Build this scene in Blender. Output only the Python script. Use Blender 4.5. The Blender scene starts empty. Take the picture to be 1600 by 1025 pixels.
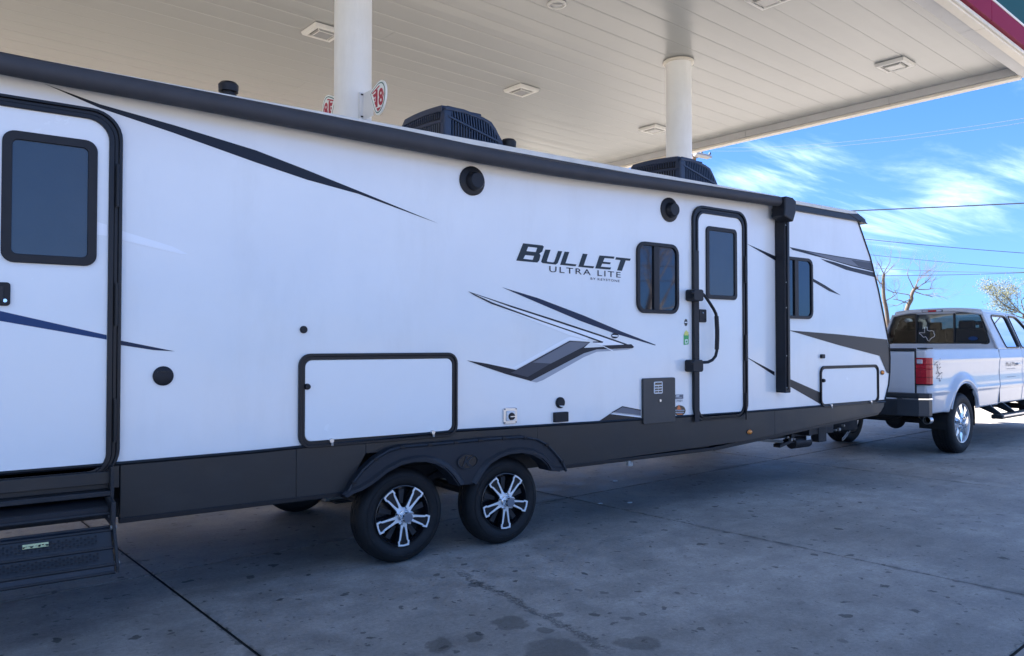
import bpy, bmesh, math, random
from mathutils import Vector, Matrix
R = math.radians
SC = bpy.context.scene
COL = SC.collection
random.seed(7)

# ------------------------------------------------------------------ camera
CAMH = 1.66
FPX = 1200.0
AL = R(35.75); PT = math.atan(25/1200)
cd = bpy.data.cameras.new('camera'); cam = bpy.data.objects.new('camera', cd); COL.objects.link(cam)
cd.sensor_width = 36; cd.lens = 36*FPX/1600; cd.clip_start = .05; cd.clip_end = 3000
cam.location = (0, 0, CAMH)
cam.rotation_euler = (math.pi/2+PT, 0, -AL)
SC.camera = cam
FW = Vector((math.sin(AL)*math.cos(PT), math.cos(AL)*math.cos(PT), math.sin(PT)))
RT = Vector((math.cos(AL), -math.sin(AL), 0)); UP = RT.cross(FW)
C0 = Vector((0, 0, CAMH))
def ray(u, v): return FW*FPX + RT*(u-800) + UP*(512.5-v)
def PY(u, v, y): d = ray(u, v); return C0 + d*(y/d.y)
def PZ(u, v, z): d = ray(u, v); return C0 + d*((z-CAMH)/d.z)
def PD(u, v, dep): return C0 + ray(u, v)*(dep/FPX)
TH = R(5.15)                       # the forecourt grid is turned a little against the trailer
def pq(p, q, z=0.0): return Vector((p*math.cos(TH)-q*math.sin(TH), p*math.sin(TH)+q*math.cos(TH), z))

# ------------------------------------------------------------------ world, sun, exposure
SHP, SHQ, SHZ = 2.7, -6.4, -6.2     # how far the canopy edge throws its shadow (p, q) over its height
sd = pq(SHP, SHQ, SHZ).normalized()                     # direction of travel
sun_el = math.asin(-sd.z); sun_az = math.atan2(-sd.x, -sd.y)   # clockwise from +Y
W = bpy.data.worlds.new('World'); SC.world = W; W.use_nodes = True
nt = W.node_tree; N = nt.nodes; L = nt.links
for n in list(N): N.remove(n)
def wn(t, **k):
    n = N.new(t)
    for a, b in k.items(): setattr(n, a, b)
    return n
out = wn('ShaderNodeOutputWorld'); bg = wn('ShaderNodeBackground'); L.new(bg.outputs[0], out.inputs[0])
sky = wn('ShaderNodeTexSky', sky_type='NISHITA'); sky.sun_disc = False
sky.sun_elevation = sun_el; sky.sun_rotation = sun_az; sky.altitude = 300; sky.air_density = 1.0; sky.dust_density = .25; sky.ozone_density = 2.2
SKY_STR = .070
bg.inputs[1].default_value = SKY_STR
hs = wn('ShaderNodeHueSaturation'); hs.inputs['Saturation'].default_value = 1.36; hs.inputs['Value'].default_value = 1.0
L.new(sky.outputs[0], hs.inputs['Color'])
tc = wn('ShaderNodeTexCoord')
# cirrus: noise in sky direction projected to a high flat layer, all round the sky
sep = wn('ShaderNodeSeparateXYZ'); L.new(tc.outputs['Generated'], sep.inputs[0])
def wm(op, a, b=None, clamp=False):
    n = wn('ShaderNodeMath', operation=op, use_clamp=clamp)
    for i, x in enumerate((a, b)):
        if x is None: continue
        if isinstance(x, (int, float)): n.inputs[i].default_value = x
        else: L.new(x, n.inputs[i])
    return n.outputs[0]
zc = wm('ADD', wm('MAXIMUM', sep.outputs[2], 0.0), .10)
cx = wm('DIVIDE', sep.outputs[0], zc); cy = wm('DIVIDE', sep.outputs[1], zc)
comb = wn('ShaderNodeCombineXYZ'); L.new(cx, comb.inputs[0]); L.new(cy, comb.inputs[1])
mp = wn('ShaderNodeMapping'); mp.inputs['Rotation'].default_value = (0, 0, R(28)); mp.inputs['Scale'].default_value = (.5, 1.7, 1); mp.inputs['Location'].default_value = (7.1, 1.3, 0)
L.new(comb.outputs[0], mp.inputs[0])
n1 = wn('ShaderNodeTexNoise'); n1.inputs['Scale'].default_value = 1.1; n1.inputs['Detail'].default_value = 9; n1.inputs['Roughness'].default_value = .62; n1.inputs['Distortion'].default_value = .7
L.new(mp.outputs[0], n1.inputs['Vector'])
n2 = wn('ShaderNodeTexNoise'); n2.inputs['Scale'].default_value = .55; n2.inputs['Detail'].default_value = 3
L.new(mp.outputs[0], n2.inputs['Vector'])
# cloud banks that stand in the view (directions on the real sky) on top of the general cover
nrm = wn('ShaderNodeVectorMath', operation='NORMALIZE'); L.new(tc.outputs['Generated'], nrm.inputs[0])
bank = None
for (u, v, rad, amp) in ((1180, 275, .085, .17), (1290, 232, .05, .08), (1560, 318, .085, .09), (1470, 300, .05, .04), (1540, 150, .10, -.13), (1420, 215, .06, -.05), (1545, 445, .04, .16), (1400, 255, .05, .05), (1380, 410, .06, .1)):
    d = ray(u, v).normalized()
    sb = wn('ShaderNodeVectorMath', operation='SUBTRACT'); L.new(nrm.outputs[0], sb.inputs[0]); sb.inputs[1].default_value = d
    sc_ = wn('ShaderNodeVectorMath', operation='MULTIPLY'); L.new(sb.outputs[0], sc_.inputs[0]); sc_.inputs[1].default_value = (1, 1, 2.2)
    ln = wn('ShaderNodeVectorMath', operation='LENGTH'); L.new(sc_.outputs[0], ln.inputs[0])
    mr = wn('ShaderNodeMapRange', interpolation_type='SMOOTHSTEP'); L.new(ln.outputs['Value'], mr.inputs[0])
    mr.inputs[1].default_value = 0; mr.inputs[2].default_value = rad*1.6; mr.inputs[3].default_value = amp; mr.inputs[4].default_value = 0
    bank = mr.outputs[0] if bank is None else wm('ADD', bank, mr.outputs[0])
lowr = wn('ShaderNodeMapRange', interpolation_type='SMOOTHSTEP'); L.new(sep.outputs[2], lowr.inputs[0]); lowr.inputs[1].default_value = .0; lowr.inputs[2].default_value = .22; lowr.inputs[3].default_value = -.16; lowr.inputs[4].default_value = 0
dens = wm('ADD', wm('ADD', wm('ADD', wm('MULTIPLY', n1.outputs[0], .8), wm('MULTIPLY', n2.outputs[0], .35)), bank), lowr.outputs[0])
cr = wn('ShaderNodeMapRange', interpolation_type='SMOOTHSTEP'); L.new(dens, cr.inputs[0])
cr.inputs[1].default_value = .535; cr.inputs[2].default_value = 1.13; cr.inputs[3].default_value = 0; cr.inputs[4].default_value = .92
mx = wn('ShaderNodeMix', data_type='RGBA'); 
sp = wn('ShaderNodeSeparateColor'); L.new(hs.outputs[0], sp.inputs[0]); cc_ = wn('ShaderNodeCombineColor')
for i_, (a_, b_) in enumerate(((.90, .95), (.745, .27), (.80, .06))):     # a thinner, deeper air everywhere
    L.new(wm('DIVIDE', wm('MULTIPLY', sp.outputs[i_], a_), wm('ADD', wm('MULTIPLY', sp.outputs[i_], b_), 1.0)), cc_.inputs[i_])
L.new(cr.outputs[0], mx.inputs[0]); L.new(cc_.outputs[0], mx.inputs[6])
mx.inputs[7].default_value = (11.9, 13.1, 11.7, 1)
L.new(mx.outputs[2], bg.inputs[0])
sl = bpy.data.lights.new('sun', 'SUN'); so = bpy.data.objects.new('sun', sl); COL.objects.link(so)
sl.energy = 5.0; sl.angle = R(.53); sl.color = (1, .95, .87)
so.rotation_euler = sd.to_track_quat('-Z', 'Y').to_euler()
so.location = (0, 0, 30)
SC.view_settings.view_transform = 'Standard'; SC.view_settings.look = 'None'
SC.view_settings.exposure = 2.8; SC.view_settings.gamma = 1

# ------------------------------------------------------------------ materials
M = {}
def mat(name, col, rough=.5, metal=0, spec=.5, var=0, vscale=4, bump=0, bscale=60, coat=0, emit=None, dirt=None, wave=0, rvar=0):
    m = bpy.data.materials.new(name); m.use_nodes = True
    t = m.node_tree; b = t.nodes['Principled BSDF']
    b.inputs['Base Color'].default_value = (*col, 1); b.inputs['Roughness'].default_value = rough
    b.inputs['Metallic'].default_value = metal; b.inputs['Specular IOR Level'].default_value = spec
    b.inputs['Coat Weight'].default_value = coat; b.inputs['Coat Roughness'].default_value = .04
    g = t.nodes.new('ShaderNodeNewGeometry')
    src = g.outputs['Position']
    if var:
        n = t.nodes.new('ShaderNodeTexNoise'); n.inputs['Scale'].default_value = vscale; n.inputs['Detail'].default_value = 6; n.inputs['Roughness'].default_value = .6
        t.links.new(src, n.inputs['Vector'])
        r = t.nodes.new('ShaderNodeMapRange'); t.links.new(n.outputs[0], r.inputs[0]); r.inputs[1].default_value = .3; r.inputs[2].default_value = .7
        r.inputs[3].default_value = 1-var; r.inputs[4].default_value = 1+var*.6
        x = t.nodes.new('ShaderNodeVectorMath'); x.operation = 'SCALE'; x.inputs[0].default_value = col; t.links.new(r.outputs[0], x.inputs['Scale'])
        last = x.outputs[0]
        if dirt:
            n2 = t.nodes.new('ShaderNodeTexNoise'); n2.inputs['Scale'].default_value = dirt[2]; n2.inputs['Detail'].default_value = 8; n2.inputs['Roughness'].default_value = .7
            mpn = t.nodes.new('ShaderNodeMapping'); mpn.inputs['Scale'].default_value = dirt[3]; t.links.new(src, mpn.inputs[0]); t.links.new(mpn.outputs[0], n2.inputs['Vector'])
            r2 = t.nodes.new('ShaderNodeMapRange'); t.links.new(n2.outputs[0], r2.inputs[0]); r2.inputs[1].default_value = .5; r2.inputs[2].default_value = .85; r2.inputs[3].default_value = 0; r2.inputs[4].default_value = dirt[1]
            mxn = t.nodes.new('ShaderNodeMix'); mxn.data_type = 'RGBA'; t.links.new(r2.outputs[0], mxn.inputs[0]); t.links.new(last, mxn.inputs[6]); mxn.inputs[7].default_value = (*dirt[0], 1)
            last = mxn.outputs[2]
        t.links.new(last, b.inputs['Base Color'])
        if rvar:
            r3 = t.nodes.new('ShaderNodeMapRange'); t.links.new(n.outputs[0], r3.inputs[0]); r3.inputs[1].default_value = .3; r3.inputs[2].default_value = .7
            r3.inputs[3].default_value = rough-rvar; r3.inputs[4].default_value = rough+rvar; t.links.new(r3.outputs[0], b.inputs['Roughness'])
    h = None
    if bump:
        n = t.nodes.new('ShaderNodeTexNoise'); n.inputs['Scale'].default_value = bscale; n.inputs['Detail'].default_value = 4; t.links.new(src, n.inputs['Vector'])
        bp = t.nodes.new('ShaderNodeBump'); bp.inputs['Strength'].default_value = bump; bp.inputs['Distance'].default_value = .01
        t.links.new(n.outputs[0], bp.inputs['Height']); h = bp
        t.links.new(bp.outputs[0], b.inputs['Normal'])
    if wave:
        n = t.nodes.new('ShaderNodeTexNoise'); n.inputs['Scale'].default_value = 1.6; n.inputs['Detail'].default_value = 2; t.links.new(src, n.inputs['Vector'])
        bp = t.nodes.new('ShaderNodeBump'); bp.inputs['Strength'].default_value = 1; bp.inputs['Distance'].default_value = wave
        t.links.new(n.outputs[0], bp.inputs['Height'])
        if h: t.links.new(h.outputs[0], bp.inputs['Normal'])
        t.links.new(bp.outputs[0], b.inputs['Normal'])
    if emit:
        b.inputs['Emission Color'].default_value = (*emit[0], 1); b.inputs['Emission Strength'].default_value = emit[1]
    M[name] = m; return m
mat('white_gelcoat', (.84, .84, .825), .17, spec=.5, var=.035, vscale=1.3, wave=.010, dirt=((.55, .53, .48), .2, 2.2, (1.4, 1, .3)), rvar=.05)
mat('white_door', (.85, .86, .85), .24, spec=.5, var=.02, vscale=2, wave=.004, rvar=.04)
mat('white_stripe', (.92, .93, .94), .25)
mat('skirt_brown', (.024, .022, .021), .42, spec=.45, var=.12, vscale=3, dirt=((.07, .065, .06), .28, 4, (1, 1, 2)), rvar=.08)
mat('black_trim', (.009, .010, .013), .38, spec=.35, var=.2, vscale=20)
mat('black_plastic', (.011, .012, .016), .5, spec=.35, var=.2, vscale=12, bump=.1, bscale=300)
mat('fender_plastic', (.012, .015, .022), .48, spec=.4, var=.15, vscale=9, bump=.25, bscale=260, dirt=((.07, .07, .07), .3, 6, (1, 1, 1)))
mat('dark_under', (.008, .008, .009), .8)
mat('step_paint', (.014, .021, .032), .42, var=.2, vscale=14, bump=.1, bscale=200)
mat('dark_steel', (.03, .03, .033), .55, metal=.3, var=.3, vscale=10, bump=.2, bscale=120)
mat('awning_fabric', (.050, .051, .058), .62, spec=.3, var=.12, vscale=5, bump=.15, bscale=400)
mat('cream_rail', (.66, .64, .58), .45, var=.1, vscale=6, dirt=((.25, .23, .2), .3, 9, (.4, 1, 1)))
mat('decal_dark', (.010, .013, .022), .4, spec=.3)
mat('decal_blue', (.004, .040, .14), .4, spec=.3)
mat('decal_navy', (.004, .018, .055), .4, spec=.3)
mat('decal_grey', (.17, .175, .20), .4, spec=.3)
mat('decal_midgrey', (.06, .063, .08), .4, spec=.3)
mat('decal_soft', (.36, .38, .42), .35)
mat('decal_brown', (.035, .031, .029), .42, spec=.3)
mat('lettering_dark', (.018, .030, .038), .4, spec=.3)
mat('window_glass', (.010, .013, .018), .03, spec=.75)
mat('frosted_glass', (.035, .05, .062), .16, spec=.7, var=.08, vscale=3, bump=.05, bscale=60)
mat('rubber', (.010, .010, .011), .62, spec=.35, var=.3, vscale=7, bump=.3, bscale=150, dirt=((.06, .056, .05), .35, 9, (1, 1, 1)))
mat('chrome', (.82, .83, .85), .12, metal=1)
mat('machined_alloy', (.92, .93, .94), .3, metal=.35)
mat('rim_black', (.008, .009, .012), .25, spec=.6)
mat('cap_grey', (.20, .23, .28), .3, metal=.5)
mat('silver', (.62, .62, .62), .3, metal=.8)
mat('amber', (.85, .26, .03), .2, spec=.6)
mat('brown_panel', (.050, .046, .043), .45, var=.1, vscale=9)
mat('white_plastic', (.72, .73, .73), .4)
mat('yellow_label', (.62, .66, .36), .5)
mat('label_green', (.06, .42, .12), .4)
mat('label_yellow', (.75, .72, .18), .4)
mat('label_orange', (.8, .2, .05), .4)
mat('ac_plastic', (.018, .032, .062), .42, spec=.5, var=.15, vscale=9, rvar=.05)
mat('ac_dark', (.003, .004, .007), .7)
mat('ac_fin', (.10, .12, .15), .4, metal=.5)
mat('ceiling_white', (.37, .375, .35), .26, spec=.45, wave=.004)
mat('canopy_joint', (.33, .32, .29), .8)
mat('canopy_trim', (.50, .50, .49), .5, var=.08, vscale=1.5, dirt=((.3, .28, .25), .35, 2.5, (1, 1, 1)))
mat('canopy_cream', (.72, .67, .57), .5, var=.08, vscale=2, dirt=((.4, .3, .2), .35, 4, (1, 1, 1)))
mat('fascia_red', (.20, .006, .035), .6, spec=.12)
mat('fascia_green', (.006, .06, .065), .6, spec=.12)
mat('column_paint', (.84, .84, .80), .42, var=.06, vscale=1.6, dirt=((.5, .47, .42), .35, 2.2, (1.5, 1.5, .3)), rvar=.06)
mat('lamp_housing', (.66, .65, .60), .45, var=.06, vscale=8)
mat('lamp_lens', (.36, .36, .34), .2)
mat('lamp_recess', (.09, .09, .085), .6)
mat('sign_white', (.82, .86, .84), .35)
mat('sign_red', (.42, .02, .05), .35)
mat('sign_green', (.01, .12, .11), .35)
mat('truck_white', (.58, .59, .61), .30, spec=.5, coat=.5, var=.02, vscale=3, dirt=((.45, .44, .42), .25, 5, (1, 1, 1)))
mat('truck_dark', (.015, .016, .018), .5)
mat('truck_bumper', (.045, .050, .058), .35, metal=.4)
mat('lamp_red', (.50, .006, .018), .22, spec=.4, coat=0, var=.2, vscale=30)
mat('lamp_red_dark', (.20, .004, .012), .25, spec=.4)
mat('lamp_clear', (.55, .50, .52), .15, metal=.3)
mat('interior_grey', (.06, .06, .065), .8)
mat('bark', (.10, .078, .062), .9, var=.3, vscale=3, bump=.6, bscale=12)
mat('twig_bark', (.13, .11, .10), .9)
mat('wire_black', (.02, .02, .025), .6)
mat('wire_pale', (.09, .11, .14), .7, spec=.1)
mat('pole_wood', (.14, .10, .07), .9, var=.3, vscale=4)
mat('galvanized', (.33, .32, .30), .5, metal=.5)
mat('spring_leaf', (.085, .088, .032), .7)
mat('dark_leaf', (.05, .075, .03), .75)
mat('joint_filler', (.012, .012, .013), .9)

def glass(name, tint, gl=.08):
    m = bpy.data.materials.new(name); m.use_nodes = True; t = m.node_tree
    for n in list(t.nodes): t.nodes.remove(n)
    o = t.nodes.new('ShaderNodeOutputMaterial'); a = t.nodes.new('ShaderNodeBsdfTransparent'); a.inputs[0].default_value = (*tint, 1)
    g = t.nodes.new('ShaderNodeBsdfGlossy'); g.inputs['Roughness'].default_value = .02
    f = t.nodes.new('ShaderNodeFresnel'); f.inputs[0].default_value = 1.5
    x = t.nodes.new('ShaderNodeMixShader'); t.links.new(f.outputs[0], x.inputs[0]); t.links.new(a.outputs[0], x.inputs[1]); t.links.new(g.outputs[0], x.inputs[2]); t.links.new(x.outputs[0], o.inputs[0])
    M[name] = m
glass('tinted_glass', (.13, .16, .18)); glass('clear_glass', (.62, .68, .68))

# concrete: slab colour varies per object, oil drips and damp stains
def concrete(name):
    m = bpy.data.materials.new(name); m.use_nodes = True; t = m.node_tree; b = t.nodes['Principled BSDF']
    def nn(ty, **k):
        n = t.nodes.new(ty)
        for a, c in k.items(): setattr(n, a, c)
        return n
    def lk(a, c): t.links.new(a, c)
    def mth(op, a, c=None, clamp=False):
        n = nn('ShaderNodeMath', operation=op, use_clamp=clamp)
        for i, x in enumerate((a, c)):
            if x is None: continue
            if isinstance(x, (int, float)): n.inputs[i].default_value = x
            else: lk(x, n.inputs[i])
        return n.outputs[0]
    def noise(sc, det=6, ro=.6, dist=0, vec=None):
        n = nn('ShaderNodeTexNoise'); n.inputs['Scale'].default_value = sc; n.inputs['Detail'].default_value = det; n.inputs['Roughness'].default_value = ro; n.inputs['Distortion'].default_value = dist
        lk(vec or g.outputs['Position'], n.inputs['Vector']); return n
    def mrange(x, a, c, d=0, e=1):
        n = nn('ShaderNodeMapRange', interpolation_type='SMOOTHSTEP'); lk(x, n.inputs[0])
        for i, q in enumerate((a, c, d, e)): n.inputs[i+1].default_value = q
        return n.outputs[0]
    g = nn('ShaderNodeNewGeometry'); oi = nn('ShaderNodeObjectInfo')
    base = nn('ShaderNodeMix', data_type='RGBA'); base.inputs[6].default_value = (.290, .262, .234, 1); base.inputs[7].default_value = (.415, .378, .340, 1)
    big = noise(.45, 5, .6, .4); lk(mrange(big.outputs[0], .35, .65), base.inputs[0])
    mid = noise(3.2, 8, .72, .3); fine = noise(38, 5, .75); grit = noise(190, 3, .8)
    v = mth('MULTIPLY', mrange(mid.outputs[0], .3, .7, .74, 1.16), mrange(fine.outputs[0], .3, .72, .86, 1.12))
    v = mth('MULTIPLY', v, mrange(grit.outputs[0], .3, .7, .88, 1.12))
    v = mth('MULTIPLY', v, mth('ADD', mth('MULTIPLY', oi.outputs['Random'], .14), .93))
    # long scuffs along the lanes
    mp_ = nn('ShaderNodeMapping'); mp_.inputs['Rotation'].default_value = (0, 0, -TH); mp_.inputs['Scale'].default_value = (.35, 3.2, 1); lk(g.outputs['Position'], mp_.inputs[0])
    sc2 = noise(1.5, 7, .7, .3, mp_.outputs[0]); v = mth('MULTIPLY', v, mrange(sc2.outputs[0], .34, .62, .93, 1.03))
    # scattered drips
    wob = noise(9, 3, .6)
    wv = nn('ShaderNodeVectorMath', operation='SCALE'); lk(wob.outputs['Color'], wv.inputs[0]); wv.inputs['Scale'].default_value = .13
    pv = nn('ShaderNodeVectorMath', operation='ADD'); lk(g.outputs['Position'], pv.inputs[0]); lk(wv.outputs[0], pv.inputs[1])
    fl = nn('ShaderNodeVectorMath', operation='MULTIPLY'); lk(pv.outputs[0], fl.inputs[0]); fl.inputs[1].default_value = (1, 1, 0)
    for sc_, thr, dk in ((1.9, .10, .66), (5.5, .17, .40), (11, .20, .50), (23, .22, .66)):
        vo = nn('ShaderNodeTexVoronoi'); vo.inputs['Scale'].default_value = sc_; lk(fl.outputs[0], vo.inputs['Vector'])
        sepc = nn('ShaderNodeSeparateColor'); lk(vo.outputs['Color'], sepc.inputs[0])
        on = mrange(sepc.outputs[0], .52, .56); 
        rr_ = mth('MULTIPLY', mth('ADD', sepc.outputs[1], .25), thr)
        inside = mth('MULTIPLY', mth('MULTIPLY', mth('SUBTRACT', rr_, vo.outputs['Distance']), 60*sc_/5, True), on)
        v = mth('MULTIPLY', v, mth('SUBTRACT', 1, mth('MULTIPLY', inside, 1-dk)))
    # grime that gathers along the joints
    rotp = nn('ShaderNodeVectorRotate', rotation_type='Z_AXIS'); lk(fl.outputs[0], rotp.inputs[0]); rotp.inputs['Angle'].default_value = -TH
    sp_ = nn('ShaderNodeSeparateXYZ'); lk(rotp.outputs[0], sp_.inputs[0])
    jd = None
    for ch, off, per in ((0, 1.69+.065, 4.22), (1, 5.9+.065, 4.52)):
        n_ = nn('ShaderNodeMath', operation='PINGPONG'); lk(mth('SUBTRACT', sp_.outputs[ch], off), n_.inputs[0]); n_.inputs[1].default_value = per/2
        jd = n_.outputs[0] if jd is None else mth('MINIMUM', jd, n_.outputs[0])
    jn = noise(1.1, 4, .6); jw = mrange(jn.outputs[0], .47, .68, .012, .16)
    jj = mth('MULTIPLY', mth('SUBTRACT', 1, mth('DIVIDE', jd, jw), True), mrange(fine.outputs[0], .3, .6, .5, 1))
    v = mth('MULTIPLY', v, mth('SUBTRACT', 1, mth('MULTIPLY', jj, .5)))
    # the named stains near the camera
    acc = None
    for (u, vv, ru, rv) in ((799, 974, .105, .06), (742, 996, .05, .035), (688, 1008, .07, .07), (849, 985, .055, .03), (744, 914, .06, .03), (870, 1020, .17, .11), (997, 1006, .13, .05), (975, 966, .04, .022), (1005, 959, .03, .015), (942, 926, .035, .012), (906, 922, .022, .014), (780, 924, .016, .01), (868, 960, .04, .015)):
        P = PZ(u, vv, 0)
        sb = nn('ShaderNodeVectorMath', operation='SUBTRACT'); lk(fl.outputs[0], sb.inputs[0]); sb.inputs[1].default_value = (P.x+.065, P.y+.065, 0)
        ro = nn('ShaderNodeVectorRotate', rotation_type='Z_AXIS'); lk(sb.outputs[0], ro.inputs[0]); ro.inputs['Angle'].default_value = AL
        ml = nn('ShaderNodeVectorMath', operation='MULTIPLY'); lk(ro.outputs[0], ml.inputs[0]); ml.inputs[1].default_value = (1/ru, .55/rv, 0)
        ln = nn('ShaderNodeVectorMath', operation='LENGTH'); lk(ml.outputs[0], ln.inputs[0])
        s = mrange(ln.outputs['Value'], .85, 1.15, 1, 0)
        acc = s if acc is None else mth('MAXIMUM', acc, s)
    v = mth('MULTIPLY', v, mth('SUBTRACT', 1, mth('MULTIPLY', acc, .40)))
    # the worn crack in the foreground
    A = PZ(715, 893, 0); B = PZ(955, 1018, 0); dd = (B-A); ln_ = dd.length; dd.normalize()
    cv = None
    sb = nn('ShaderNodeVectorMath', operation='SUBTRACT'); lk(fl.outputs[0], sb.inputs[0]); sb.inputs[1].default_value = (A.x+.065, A.y+.065, 0)
    dp = nn('ShaderNodeVectorMath', operation='DOT_PRODUCT'); lk(sb.outputs[0], dp.inputs[0]); dp.inputs[1].default_value = (-dd.y, dd.x, 0)
    da = nn('ShaderNodeVectorMath', operation='DOT_PRODUCT'); lk(sb.outputs[0], da.inputs[0]); da.inputs[1].default_value = (dd.x, dd.y, 0)
    wid = mth('ABSOLUTE', mth('ADD', dp.outputs['Value'], mth('MULTIPLY', mth('SUBTRACT', noise(3, 5, .7).outputs[0], .5), .22)))
    inl = mth('MULTIPLY', mrange(da.outputs['Value'], -.1, .15), mrange(da.outputs['Value'], ln_-.15, ln_+.1, 1, 0))
    ck = mth('MULTIPLY', mth('MULTIPLY', mrange(wid, .018, .05, 1, 0), mrange(noise(42, 4, .8).outputs[0], .42, .56, .15, 1)), inl)
    v = mth('MULTIPLY', v, mth('SUBTRACT', 1, mth('MULTIPLY', ck, .55)))
    hl = nn('ShaderNodeVectorMath', operation='SCALE'); lk(base.outputs[2], hl.inputs[0]); lk(v, hl.inputs['Scale'])
    lk(hl.outputs[0], b.inputs['Base Color'])
    lk(mrange(mid.outputs[0], .3, .7, .55, .82), b.inputs['Roughness'])
    b.inputs['Specular IOR Level'].default_value = .35
    bp = nn('ShaderNodeBump'); bp.inputs['Strength'].default_value = .55; bp.inputs['Distance'].default_value = .006
    hh = mth('SUBTRACT', mth('ADD', mth('MULTIPLY', fine.outputs[0], 1.0), mth('MULTIPLY', grit.outputs[0], .5)), mth('MULTIPLY', ck, 1.2))
    lk(hh, bp.inputs['Height']); lk(bp.outputs[0], b.inputs['Normal'])
    M[name] = m
concrete('concrete')
mat('lot_ground', (.36, .335, .30), .85, var=.2, vscale=.25, dirt=((.14, .13, .12), .5, .7, (1, 1, 1)), bump=.3, bscale=30)

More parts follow.
